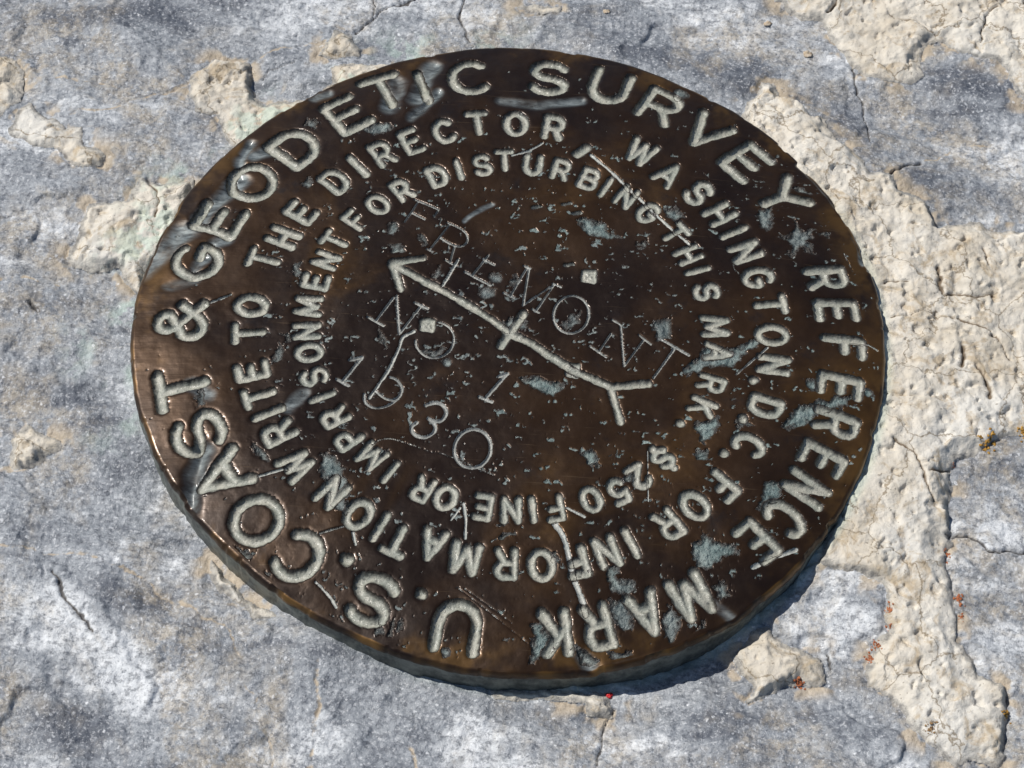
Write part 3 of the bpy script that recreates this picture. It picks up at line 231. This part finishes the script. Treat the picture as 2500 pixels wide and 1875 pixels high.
STAMP = m_patina('stamped_line', (.17, .18, .172), (.33, .335, .31), (.07, .075, .07), .5, -.45, .05)
ROCK, MORT = m_rock(), m_mortar()

# ================================================================ GROUND
def axis(a, b, step, far):
    m = np.arange(a, b+step/2, step); k = np.cumsum(step*1.22**np.arange(1, 40)); k = k[k < far]
    return np.r_[(a-k)[::-1], m, b+k]
ax_, ay_ = axis(-1.66, 1.60, .0037, 1.6), axis(-1.42, 1.46, .0037, 1.6)
GX, GY = np.meshgrid(ax_, ay_); NYg, NXg = GX.shape
gx, gy = GX.ravel().copy(), GY.ravel().copy()
# ragged outlines come from warping the ground coordinates a little
wx = gx+.016*fbm(gx*7, gy*7, 4, 3, .6); wy = gy+.016*fbm(gx*7+50, gy*7, 4, 5, .6)
label = np.zeros(gx.shape, int); Fm = np.full(gx.shape, 9.0); GRX = np.zeros_like(gx); GRY = np.zeros_like(gx)
def near(pts, pad):
    p = np.array(pts); lo = p.min(0)-pad; hi = p.max(0)+pad
    return np.nonzero((gx > lo[0]) & (gx < hi[0]) & (gy > lo[1]) & (gy < hi[1]))[0]
mort_in = np.full(gx.shape, 9.0)
for i, (lab, pts) in enumerate(MORTAR):
    ix = near(pts, .12); sd, a, b = poly_sd(wx[ix], wy[ix], pts)
    inside = sd < 0; label[ix[inside]] = i+1
    m = np.abs(sd) < np.abs(Fm[ix]); k = ix[m]; Fm[k] = sd[m]; GRX[k] = a[m]; GRY[k] = b[m]
    mort_in[ix] = np.minimum(mort_in[ix], sd)
stone_in = np.full(gx.shape, 9.0)
for i, (lab, pts) in enumerate(STONES):
    ix = near(pts, .12); sd, a, b = poly_sd(wx[ix], wy[ix], pts)
    inside = (sd < 0) & (label[ix] == 0); label[ix[inside]] = 100+i
    m = (np.abs(sd) < np.abs(Fm[ix])) & (mort_in[ix] > -.002); k = ix[m]; Fm[k] = sd[m]; GRX[k] = a[m]; GRY[k] = b[m]
    stone_in[ix] = np.minimum(stone_in[ix], np.abs(sd))
# slide the vertices nearest an outline onto it so that the outline is clean
m = np.abs(Fm) < .0022
gx[m] -= (Fm*GRX)[m]*.9; gy[m] -= (Fm*GRY)[m]*.9
crack = np.zeros_like(gx); vein = np.zeros_like(gx); depth = np.zeros_like(gx)
for kind, w, pts in CRACKS:
    ix = near(pts, .05)
    x = gx[ix]+.010*fbm(gx[ix]*13, gy[ix]*13, 4, 21, .6); y = gy[ix]+.010*fbm(gx[ix]*13, gy[ix]*13, 4, 29, .6)
    d, _, _ = seg_sd(x, y, pts)
    ww = w*np.where(kind == 'd', 1.0, .62)*(.75+.7*np.clip(fbm(gx[ix]*9, gy[ix]*9, 2, 31)+.3, 0, 1.5))
    t = np.exp(-(d/ww)**2)
    if kind == 'd':
        crack[ix] = np.maximum(crack[ix], t); depth[ix] = np.maximum(depth[ix], t*w*2.6)
    else:
        vein[ix] = np.maximum(vein[ix], np.exp(-(d/(ww*1.1))**2)*np.clip(.45+1.5*fbm(gx[ix]*14, gy[ix]*14, 4, 41, .65), 0, 1)); depth[ix] = np.maximum(depth[ix], np.exp(-(d/(ww*.5))**2)*w*.5)
        if kind == 'v': crack[ix] = np.maximum(crack[ix], .6*np.exp(-(d/(ww*.28))**2)*(fbm(gx[ix]*15, gy[ix]*15, 2, 43) > 0))
rr = np.hypot(gx, gy); th = np.arctan2(gx, gy)
base = -.066+.020*fbm(gx*1.1, gy*1.1, 3, 51)
c30, s30 = math.cos(.45), math.sin(.45)
ux, uy = gx*c30-gy*s30, gx*s30+gy*c30
rock = base+.014*(ridged(ux*1.5, uy*2.8, 2, 61)-.9)+.0055*fbm(ux*5, uy*8, 4, 71, .45)+.0032*fbm(gx*26, gy*26, 3, 81, .6)
# broken steps where the stone has split
st = fbm(ux*2.2+.3*fbm(gx*5, gy*5, 3, 92), uy*3.0, 3, 91)
rock += .010*(sstep(-.14, .14, st)-.5)
mi = np.clip(-mort_in, 0, 1)
lump = np.abs(fbm(gx*6, gy*6, 3, 101, .55))
mort = base+np.where(label < 4, .020, .010)+.014*(lump-.25)+.0060*fbm(gx*13, gy*13, 4, 111, .55)+.0022*fbm(gx*55, gy*55, 2, 121)
n1 = perlin(gx*4.5+.5*fbm(gx*9, gy*9, 3, 133), gy*4.5, 131); mc = np.exp(-(n1/.012)**2)*np.clip(fbm(gx*3, gy*3, 2, 137)*2, 0, 1)
n2 = perlin(gx*9+.4*fbm(gx*18, gy*18, 3, 143), gy*9, 141); mc = np.maximum(mc, np.exp(-(n2/.02)**2)*np.clip(fbm(gx*4+9, gy*4, 2, 147)*2, 0, 1))
pit = sstep(.42, .62, fbm(gx*24, gy*24, 2, 151)); flat = sstep(.0, .4, fbm(gx*3.1, gy*3.1, 2, 161))
mort -= .008*mc+.008*pit
ismort = (label > 0) & (label < 100)
kk = sstep(0, 1, mi/(.024+.040*sstep(-.3, .4, fbm(gx*5, gy*5, 2, 165))))
gz = np.where(ismort, rock*(1-kk)+mort*kk, rock)
crack = np.where(ismort, np.maximum(crack, mc*.8), crack)
gz -= depth
# seam around the mortar and stones
gz -= np.where(ismort, 0, .005*np.exp(-(np.clip(mort_in, 0, 1)/.010)**2)*(.4+.6*sstep(-.2, .3, fbm(gx*8, gy*8, 2, 171))))
gz -= .006*np.exp(-(stone_in/.009)**2)*np.where(ismort, np.exp(-(mi/.006)**2), 1)
crack = np.maximum(crack, np.where(ismort, 0, .45*np.exp(-(stone_in/.004)**2)))
vein = np.maximum(vein, np.where(ismort, 0, np.exp(-(np.clip(mort_in, 0, 1)/.05)**2)*sstep(-.1, .5, fbm(gx*9, gy*9, 4, 173, .6))*.8))
# seat of the disk: keep the ground below its edge, and a hollow under the lower right rim
edge = 1+sum(OUTLINE[2*k-1]*np.cos(k*th)+OUTLINE[2*k]*np.sin(k*th) for k in range(1, 6))
prox = np.exp(-(np.clip(rr-edge, 0, 9)/.10)**2)
cap = -.020-.042*np.clip(-gy, -.5, 1)+.008*fbm(gx*7, gy*7, 3, 181)+.012*np.clip(gx, 0, 1)
gz += .030*np.exp(-(np.clip(rr-edge, 0, 9)/.28)**2)*sstep(-.1, .7, gx*.95+gy*.35)
gz = gz*(1-prox)+prox*np.minimum(gz, cap+.2*(gz+.064))
hol = np.exp(-(((gx-.47)/.22)**2+((gy+.90)/.10)**2)); gz -= .034*hol
hol2 = np.exp(-(((gx-.86)/.12)**2+((gy+.58)/.16)**2)); gz -= .006*hol2
gz = np.where(rr < edge-.03, np.minimum(gz, -.062-.5*np.clip(edge-.03-rr, 0, .1)), gz)
green = np.exp(-(np.clip(rr-edge, 0, 9)/.17)**2)*np.clip((-gx*.8+gy*.5-.25)*1.6, 0, 1)*sstep(-.45, .35, fbm(gx*5, gy*5, 4, 191))
green *= sstep(-.65, .15, fbm(gx*20, gy*20, 4, 195, .65))
green = np.maximum(green, np.exp(-(np.clip(rr-edge, 0, 9)/.025)**2)*np.clip(gx*.8-gy*.6, 0, 1)*.8)
GV = np.c_[gx, gy, gz]
idx = np.arange(NXg*NYg).reshape(NYg, NXg)
GQ = np.stack([idx[:-1, :-1], idx[:-1, 1:], idx[1:, 1:], idx[1:, :-1]], -1).reshape(-1, 4)
cx, cy = gx[GQ].mean(1), gy[GQ].mean(1)
GQ = GQ[np.hypot(cx, cy) > .80]
snapped = np.abs(Fm) < .0022
def face_label(Q, lab, snap):
    L = lab[Q].astype(float); sn = snap[Q]
    out = np.zeros(len(Q), int); best = np.zeros(len(Q))-1
    for k in range(4):                                  # vote of the corners; those on an outline count little
        w = np.zeros(len(Q))
        for j in range(4): w += (lab[Q[:, j]] == lab[Q[:, k]])*np.where(snap[Q[:, j]], .3, 1.0)
        b = w > best; best[b] = w[b]; out[b] = lab[Q[b, k]]
    return out
fl = face_label(GQ, label, snapped)
zone = np.zeros_like(gx)
zx = gx+.05*fbm(gx*4, gy*4, 4, 401, .6); zy = gy+.05*fbm(gx*4+30, gy*4, 4, 403, .6)
for s_, x, y, a_, b_, rot in ZONES:
    c_, s2 = math.cos(rot), math.sin(rot); u_ = (zx-x)*c_+(zy-y)*s2; v_ = -(zx-x)*s2+(zy-y)*c_
    zone += s_*np.exp(-((u_/a_)**2+(v_/b_)**2))
zone = np.clip(zone, -1, 1)*.5+.5
att = {'feather': np.clip(mi/.030, 0, 1), 'zone': zone, 'crack': crack, 'vein': vein, 'green': green}
rock_o = build('rock', GV, GQ[fl == 0], ROCK, None, att); rock_o['kind'] = 'structure'
for i, (lab, pts) in enumerate(MORTAR):
    q = GQ[fl == i+1]
    if len(q): build('mortar_patch', GV, q, MORT, rock_o, att)['label'] = lab
for i, (lab, pts) in enumerate(STONES):
    q = GQ[fl == 100+i]
    if len(q): build('stone', GV, q, ROCK, rock_o, att)['label'] = lab
def ground_z(x, y):
    i = int(np.argmin((gx-x)**2+(gy-y)**2)); return float(gz[i])

# ================================================================ DISK
def arc(cx, cy, rx, ry, a0, a1, n=14):
    return [(cx+rx*math.cos(math.radians(a0+(a1-a0)*i/n)), cy+ry*math.sin(math.radians(a0+(a1-a0)*i/n))) for i in range(n+1)]
GLYPH = {   # centre lines in a unit box (x right, y up)
 'A': [[(-.5, -.5), (0, .5), (.5, -.5)], [(-.3, -.14), (.3, -.14)]],
 'B': [[(-.45, -.5), (-.45, .5), (.1, .5)]+arc(.1, .26, .3, .24, 90, -90, 8)+[(-.45, .02)], [(.1, .02)]+arc(.12, -.24, .36, .26, 90, -90, 8)+[(-.45, -.5)]],
 'C': [arc(0, 0, .5, .5, 48, 312, 22)],
 'D': [[(-.45, -.5), (-.45, .5), (0, .5)]+arc(0, 0, .48, .5, 90, -90, 14)+[(-.45, -.5)]],
 'E': [[(.42, .5), (-.42, .5), (-.42, -.5), (.45, -.5)], [(-.42, .02), (.28, .02)]],
 'F': [[(.45, .5), (-.42, .5), (-.42, -.5)], [(-.42, .03), (.26, .03)]],
 'G': [arc(0, 0, .5, .5, 52, 350, 24)+[(.47, -.02), (.12, -.02)]],
 'H': [[(-.42, -.5), (-.42, .5)], [(.42, -.5), (.42, .5)], [(-.42, 0), (.42, 0)]],
 'I': [[(0, -.5), (0, .5)]],
 'K': [[(-.42, -.5), (-.42, .5)], [(.42, .5), (-.38, -.1)], [(-.08, .1), (.45, -.5)]],
 'M': [[(-.55, -.5), (-.45, .5), (0, -.35), (.45, .5), (.55, -.5)]],
 'N': [[(-.42, -.5), (-.42, .5), (.42, -.5), (.42, .5)]],
 'O': [arc(0, 0, .5, .5, 0, 360, 28)],
 'P': [[(-.42, -.5), (-.42, .5), (.1, .5)]+arc(.1, .23, .32, .27, 90, -90, 10)+[(-.42, -.04)]],
 'R': [[(-.42, -.5), (-.42, .5), (.1, .5)]+arc(.1, .23, .33, .27, 90, -90, 10)+[(-.42, -.04)], [(.08, -.04), (.42, -.5)]],
 'S': [arc(0, .25, .44, .25, 25, 270, 14)+arc(0, -.25, .46, .25, 90, -155, 14)],
 'T': [[(-.5, .5), (.5, .5)], [(0, .5), (0, -.5)]],
 'U': [[(-.45, .5), (-.45, -.08)]+arc(0, -.08, .45, .42, 180, 360, 16)+[(.45, .5)]],
 'V': [[(-.48, .5), (0, -.5), (.48, .5)]],
 'W': [[(-.62, .5), (-.32, -.5), (0, .35), (.32, -.5), (.62, .5)]],
 'Y': [[(-.48, .5), (0, .02), (.48, .5)], [(0, .02), (0, -.5)]],
 '&': [[(.48, -.5), (.2, -.2), (-.16, .16)]+arc(0, .32, .22, .2, 200, -20, 12)+[(-.22, .02)]+arc(-.12, -.22, .32, .28, 140, 330, 14)+[(.46, .0)]],
 '2': [arc(0, .22, .42, .28, 165, -20, 12)+[(-.42, -.5), (.45, -.5)]],
 '5': [[(.4, .5), (-.32, .5), (-.4, .08)]+arc(-.02, -.18, .42, .32, 125, -150, 14)],
 '0': [arc(0, 0, .48, .5, 0, 360, 28)],
 '$': [arc(0, .19, .40, .21, 25, 270, 12)+arc(0, -.21, .42, .21, 90, -155, 12), [(0, .62), (0, .40)], [(0, -.42), (0, -.62)]],
 '.': [[(0, 0)]], ',': [[(0, 0)], [(.02, 0), (-.35, -.45)]],
}
# per ring: centre-line height, width / height, half stroke, depth, words for the label
RING = {0: (.117, .90, .0168, .0145, 'outer inscription'), 3: (.100, .62, .0154, .0130, 'words REFERENCE MARK'),
        1: (.073, .68, .0134, .0112, 'middle inscription'), 2: (.061, .70, .0114, .0095, 'inner inscription')}
WIDE = {'M': 1.08, 'W': 1.05, 'O': 1.06, 'I': 1, 'R': .98, '.': 1, 'E': .92, 'F': .9, 'S': .95, 'T': .98, '&': 1.08}

N = 860
g = np.linspace(-1, 1, N); A, Bq = np.meshgrid(g, g)            # square grid wrapped onto the round face
with np.errstate(divide='ignore', invalid='ignore'):
    c1 = np.abs(A) > np.abs(Bq)
    rad = np.where(c1, A, Bq); phi = np.where(c1, (math.pi/4)*np.where(A != 0, Bq/A, 0), math.pi/2-(math.pi/4)*np.where(Bq != 0, A/Bq, 0))
X0 = (rad*np.cos(phi)).ravel(); Y0 = (rad*np.sin(phi)).ravel()
FACE_R = .987
th = np.arctan2(X0, Y0)
def outline(t):
    o = 1+sum(OUTLINE[2*k-1]*np.cos(k*t)+OUTLINE[2*k]*np.sin(k*t) for k in range(1, 6))
    return o+.0034*fbm(np.cos(t)*6+20, np.sin(t)*6+20, 4, 201, .55)
sc = 1+(outline(th)-1)*sstep(.6, 1, np.hypot(X0, Y0))
px, py = X0*sc*FACE_R, Y0*sc*FACE_R
inner = np.hypot(X0, Y0) < .992

CELL = 2.0/N
F = np.full(px.shape, 9.0); LX = np.zeros_like(px); LY = np.zeros_like(px)
lab = np.zeros(px.shape, int); groove = np.zeros_like(px); edgeA = np.zeros_like(px); shoulder = np.zeros_like(px)
prio = np.zeros(px.shape, int)
rough_w = fbm(px*60, py*60, 2, 211)+1.1*perlin(px*14, py*14, 213)
parts = [None]
def local(pts, pad):
    p = np.array(pts); lo = p.min(0)-pad; hi = p.max(0)+pad
    return np.nonzero((px > lo[0]) & (px < hi[0]) & (py > lo[1]) & (py < hi[1]))[0]
def put_strokes(name, label_, lines, w, dep, pr, mat, rough=.12):
    allp = [q for l in lines for q in l]; ix = local(allp, w*2.2+.012)
    x, y = px[ix], py[ix]; bd = np.full(x.shape, 9.0); ga = np.zeros_like(x); gb = np.zeros_like(x)
    for l in lines:
        d, a, b = seg_sd(x, y, l); m = d < bd; bd[m] = d[m]; ga[m] = a[m]; gb[m] = b[m]
    sd = bd-w*(1+rough*rough_w[ix]); commit(ix, sd, ga, gb, w, dep, pr, name, label_, mat)
def commit(ix, sd, ga, gb, w, dep, pr, name, label_, mat):
    parts.append((name, label_, mat)); k = len(parts)-1
    ok = inner[ix]; ix, sd, ga, gb = ix[ok], sd[ok], ga[ok], gb[ok]
    ins = (sd < 0) & (pr >= prio[ix]); lab[ix[ins]] = k; prio[ix[ins]] = pr
    s = np.clip(-sd/w, 0, 1)
    edgeA[ix[ins]] = s[ins]
    groove[ix] = np.where(sd < 0, np.maximum(groove[ix], dep*(1-(1-np.minimum(1, s*1.1))**2)), groove[ix])
    shoulder[ix] = np.maximum(shoulder[ix], np.where(sd >= 0, np.clip(1-sd/.009, 0, 1)**2*min(dep, .01)*.13, min(dep, .01)*.13))
    m = (np.abs(sd) < np.abs(F[ix])) & (pr >= prio[ix]); j = ix[m]; F[j] = sd[m]; LX[j] = ga[m]; LY[j] = gb[m]
def put_patch(pts, mat):
    ix = local(pts, .03)
    x = px[ix]+.009*fbm(px[ix]*38, py[ix]*38, 3, 221, .6); y = py[ix]+.009*fbm(px[ix]*38+9, py[ix]*38, 3, 223, .6)
    sd, a, b = poly_sd(x, y, pts); commit(ix, sd, a, b, .020, .0055, 1, 'verdigris_patch', None, mat)
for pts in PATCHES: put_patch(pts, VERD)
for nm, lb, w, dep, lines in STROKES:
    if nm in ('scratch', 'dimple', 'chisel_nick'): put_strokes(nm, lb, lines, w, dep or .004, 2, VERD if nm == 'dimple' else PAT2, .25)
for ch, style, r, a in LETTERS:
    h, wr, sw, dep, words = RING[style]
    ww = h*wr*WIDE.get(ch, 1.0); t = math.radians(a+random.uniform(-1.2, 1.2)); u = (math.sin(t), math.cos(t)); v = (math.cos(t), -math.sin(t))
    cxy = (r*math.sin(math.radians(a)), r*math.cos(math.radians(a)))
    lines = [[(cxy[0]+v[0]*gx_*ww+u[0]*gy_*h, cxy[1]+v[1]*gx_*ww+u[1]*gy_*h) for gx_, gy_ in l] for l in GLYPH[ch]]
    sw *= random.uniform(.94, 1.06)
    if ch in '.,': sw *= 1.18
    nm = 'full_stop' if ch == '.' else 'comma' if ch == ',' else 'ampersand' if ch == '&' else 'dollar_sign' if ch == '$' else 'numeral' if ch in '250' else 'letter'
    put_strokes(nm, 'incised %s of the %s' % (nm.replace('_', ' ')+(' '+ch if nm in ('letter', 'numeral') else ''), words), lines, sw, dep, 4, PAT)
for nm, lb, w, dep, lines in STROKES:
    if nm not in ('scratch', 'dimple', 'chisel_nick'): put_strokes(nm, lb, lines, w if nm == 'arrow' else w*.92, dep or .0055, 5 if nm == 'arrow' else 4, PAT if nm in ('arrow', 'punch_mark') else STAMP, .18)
# corroded flecks too small to pick apart: one part
rp = np.hypot(px, py)
dens = .37-.13*np.exp(-(rp/.55)**2)+.20*sstep(.62, .85, rp)*sstep(.25, -.35, px*.75-py*.65)+.10*perlin(px*3.2, py*3.2, 243)
fn = fbm(px*30+.6*perlin(px*60, py*60, 235), py*30, 3, 231, .6)*.7+.35*fbm(px*78, py*78, 2, 233)
sdv = (dens+.22-fn)*.02; allx = np.arange(len(px))
fx = np.zeros_like(px)
commit(allx, np.where(prio == 0, sdv, 9.0), fx, fx, .004, .0020, 1, 'corrosion_flecks', 'small corroded flecks scattered over the face', VERD)
FLK = len(parts)-1

snap = (np.abs(F) < CELL*.52) & inner & ((LX != 0) | (LY != 0))
px[snap] -= (F*LX)[snap]; py[snap] -= (F*LY)[snap]
edgeA[snap] = 0.0
dent = np.zeros_like(px); dz = np.zeros_like(px)
for w, dep, line in DENTS:
    ix = local(line, w*2.4); d, _, _ = seg_sd(px[ix]+.012*fbm(px[ix]*11, py[ix]*11, 2, 251), py[ix], line)
    t = np.exp(-(d/(w*.80))**2)
    dent[ix] = np.maximum(dent[ix], np.clip(t*1.7-.12, 0, 1)); dz[ix] = np.maximum(dz[ix], dep*.62*t)
rr = np.hypot(px, py)
z = .044-.020*rr**2-.022*np.clip((rr-.7)/.3, 0, 1)**2+.0055*fbm(px*2.6, py*2.6, 3, 261)+.0007*fbm(px*15, py*15, 3, 263)
hits = np.zeros_like(px)
z -= dz+groove+shoulder
# thin crust standing a little proud inside the verdigris
isv = np.isin(lab, [i for i, p_ in enumerate(parts) if p_ and p_[0] == 'verdigris_patch'])
z += np.where(isv, .0035*fbm(px*45, py*45, 3, 271), 0)
wear = sstep(.86, .985, rr)*sstep(-.3, .8, fbm(px*5, py*5, 5, 281, .6)+.05)*.55
# rim: rounded shoulder and side wall, grown from the outermost loop of the grid
idx = np.arange(N*N).reshape(N, N)
loop = np.r_[idx[0, :-1], idx[:-1, -1], idx[-1, :0:-1], idx[:0:-1, 0]]
lt = np.arctan2(px[loop], py[loop]); lz = z[loop]; ro = outline(lt); r0 = np.hypot(px[loop], py[loop])
nick = np.clip(fbm(np.cos(lt)*14, np.sin(lt)*14, 3, 291)-.30, 0, 1)*.034
H = .104
prof = [(.3, .001), (.55, .003), (.76, .0062), (.90, .0105), (.98, .016), (1.0, .023), (1.0, .034), (1.0, .050), (.985, .072), (.96, H), (.90, H+.002), (.2, H+.004)]
rx, ry, rz, side = [], [], [], []
for f, dzp in prof:
    wob = .0030*fbm(np.cos(lt)*20, np.sin(lt)*20+dzp*160, 3, 301)
    rn = r0+(ro-r0)*f+wob*min(1, dzp/.02)-nick*(.4 if dzp < .02 else .2)
    if f < .25: rn = r0*.85
    bot = np.maximum(.0, 1)*dzp
    rx.append(rn*np.sin(lt)); ry.append(rn*np.cos(lt)); rz.append(lz*(1-min(1, dzp/.06))+.002*min(1, dzp/.06)-bot); side.append(np.full(len(lt), 1.0 if dzp > .02 else .0))
nl = len(loop); base_i = len(px)
V = np.c_[np.r_[px, np.concatenate(rx)], np.r_[py, np.concatenate(ry)], np.r_[z, np.concatenate(rz)]]
ext = lambda a, b: np.r_[a, b]
nz = np.zeros(nl*len(prof))
sideA = np.r_[np.zeros(len(px)), np.concatenate(side)]
wearA = np.r_[wear, np.concatenate([np.clip(.25+.9*fbm(np.cos(lt)*9, np.sin(lt)*9, 3, 311), 0, .8)*(1 if d_ < .02 else 0) for f, d_ in prof])]
Q = np.stack([idx[:-1, :-1], idx[:-1, 1:], idx[1:, 1:], idx[1:, :-1]], -1).reshape(-1, 4)
rows = [loop]+[base_i+np.arange(nl)+nl*k for k in range(len(prof))]
RQ = np.concatenate([np.stack([a, np.roll(b, 0), np.roll(b, -1), np.roll(a, -1)], -1) for a, b in zip(rows[:-1], rows[1:])])
BASE = -.106
root = bpy.data.objects.new('survey_disk', None); scene.collection.objects.link(root)
root.location = (0, 0, BASE*S); root.empty_display_size = .01
root['label'] = 'round dark bronze survey disk with pale incised lettering, set in the rock'; root['category'] = 'survey disk'
V[:, 2] -= BASE
attd = {'edge': np.r_[edgeA, nz], 'dent': np.r_[dent, nz], 'side': sideA, 'wear': wearA}
fl = face_label(Q, lab, snap)
face_o = build('disk_face', V, Q[fl == 0], BRONZE, root, attd)
build('rim', V, RQ, BRONZE, root, attd)
order = np.argsort(fl, kind='stable'); fs = fl[order]
for k in range(1, len(parts)):
    a, b = np.searchsorted(fs, k), np.searchsorted(fs, k+1)
    if b-a < 3: continue
    nm, lb, mat = parts[k]; o = build(nm, V, Q[order[a:b]], mat, face_o, attd)
    if lb: o['label'] = lb
    if k == FLK: o['kind'] = 'stuff'

# ================================================================ SMALL THINGS
def blob(verts, faces, c, r, seed, squash=.7, rings=7, seg=11, jag=.28):
    rg = np.random.default_rng(seed); b = len(verts); ph = rg.uniform(0, 9, 3)
    for i in range(rings+1):
        p = math.pi*i/rings
        for j in range(seg):
            t = 2*math.pi*j/seg; d = (math.sin(p)*math.cos(t), math.sin(p)*math.sin(t), math.cos(p))
            k = r*(1+jag*(math.sin(d[0]*3.1+ph[0])*math.cos(d[1]*3.7+ph[1])+.6*math.sin(d[2]*5+d[0]*4+ph[2]))+jag*.25*rg.uniform(-1, 1)*(0 < i < rings))
            verts.append(((c[0]+d[0]*k), (c[1]+d[1]*k), (c[2]+d[2]*k*squash)))
    for i in range(rings):
        for j in range(seg): faces.append((b+i*seg+j, b+(i+1)*seg+j, b+(i+1)*seg+(j+1) % seg, b+i*seg+(j+1) % seg))
def thing(name, lab_, cat, x, y, blobs, mat, sq, group=None, jag=.28):
    z0 = ground_z(x, y); vs_, fs_ = [], []
    for i, (dx, dy, r) in enumerate(blobs):
        dzz = ground_z(x+dx, y+dy)-z0
        blob(vs_, fs_, (dx*S, dy*S, (dzz+r*sq*.35)*S), r*S, int(abs(x+dx)*9000+i), sq, jag=jag)
    o = mesh_obj(name, vs_, fs_, mat); o.location = (x*S, y*S, z0*S); o['label'] = lab_; o['category'] = cat
    if group: o['group'] = group
LM = {'o': m_plain('ochre_lichen', (.30, .15, .02), (.48, .27, .05), 60, .8), 'r': m_plain('rust_lichen', (.30, .085, .03), (.42, .15, .06), 60, .8), 'b': m_plain('brown_lichen', (.18, .10, .04), (.30, .19, .09), 60, .85)}
for lab_, kind, x, y, r in LICHEN:
    bl = [(random.gauss(0, r*.42), random.gauss(0, r*.6), r*random.uniform(.10, .27)) for _ in range(26 if r > .011 else 14)]
    thing('lichen', lab_, 'lichen', x, y, bl, LM[kind], .42, 'lichen on the mortar and stone', .42)
CHIP = m_plain('tan_stone', (.40, .31, .21), (.55, .47, .37), 60, .85)
for lab_, x, y, r in CHIPS: thing('stone_chip', lab_, 'stone chip', x, y, [(0, 0, r*.85), (r*.55, r*.2, r*.6), (-r*.4, -r*.25, r*.55)], CHIP, .26, 'stone chips', .40)
REDM = m_plain('red_speck', (.62, .015, .025), (.75, .05, .05), 80, .4)
thing('red_speck', 'tiny bright red speck under the bottom rim of the disk', 'speck', RED[0], RED[1], [(0, 0, .0075), (.006, .003, .0055), (-.005, .002, .004)], REDM, .6, None, .4)
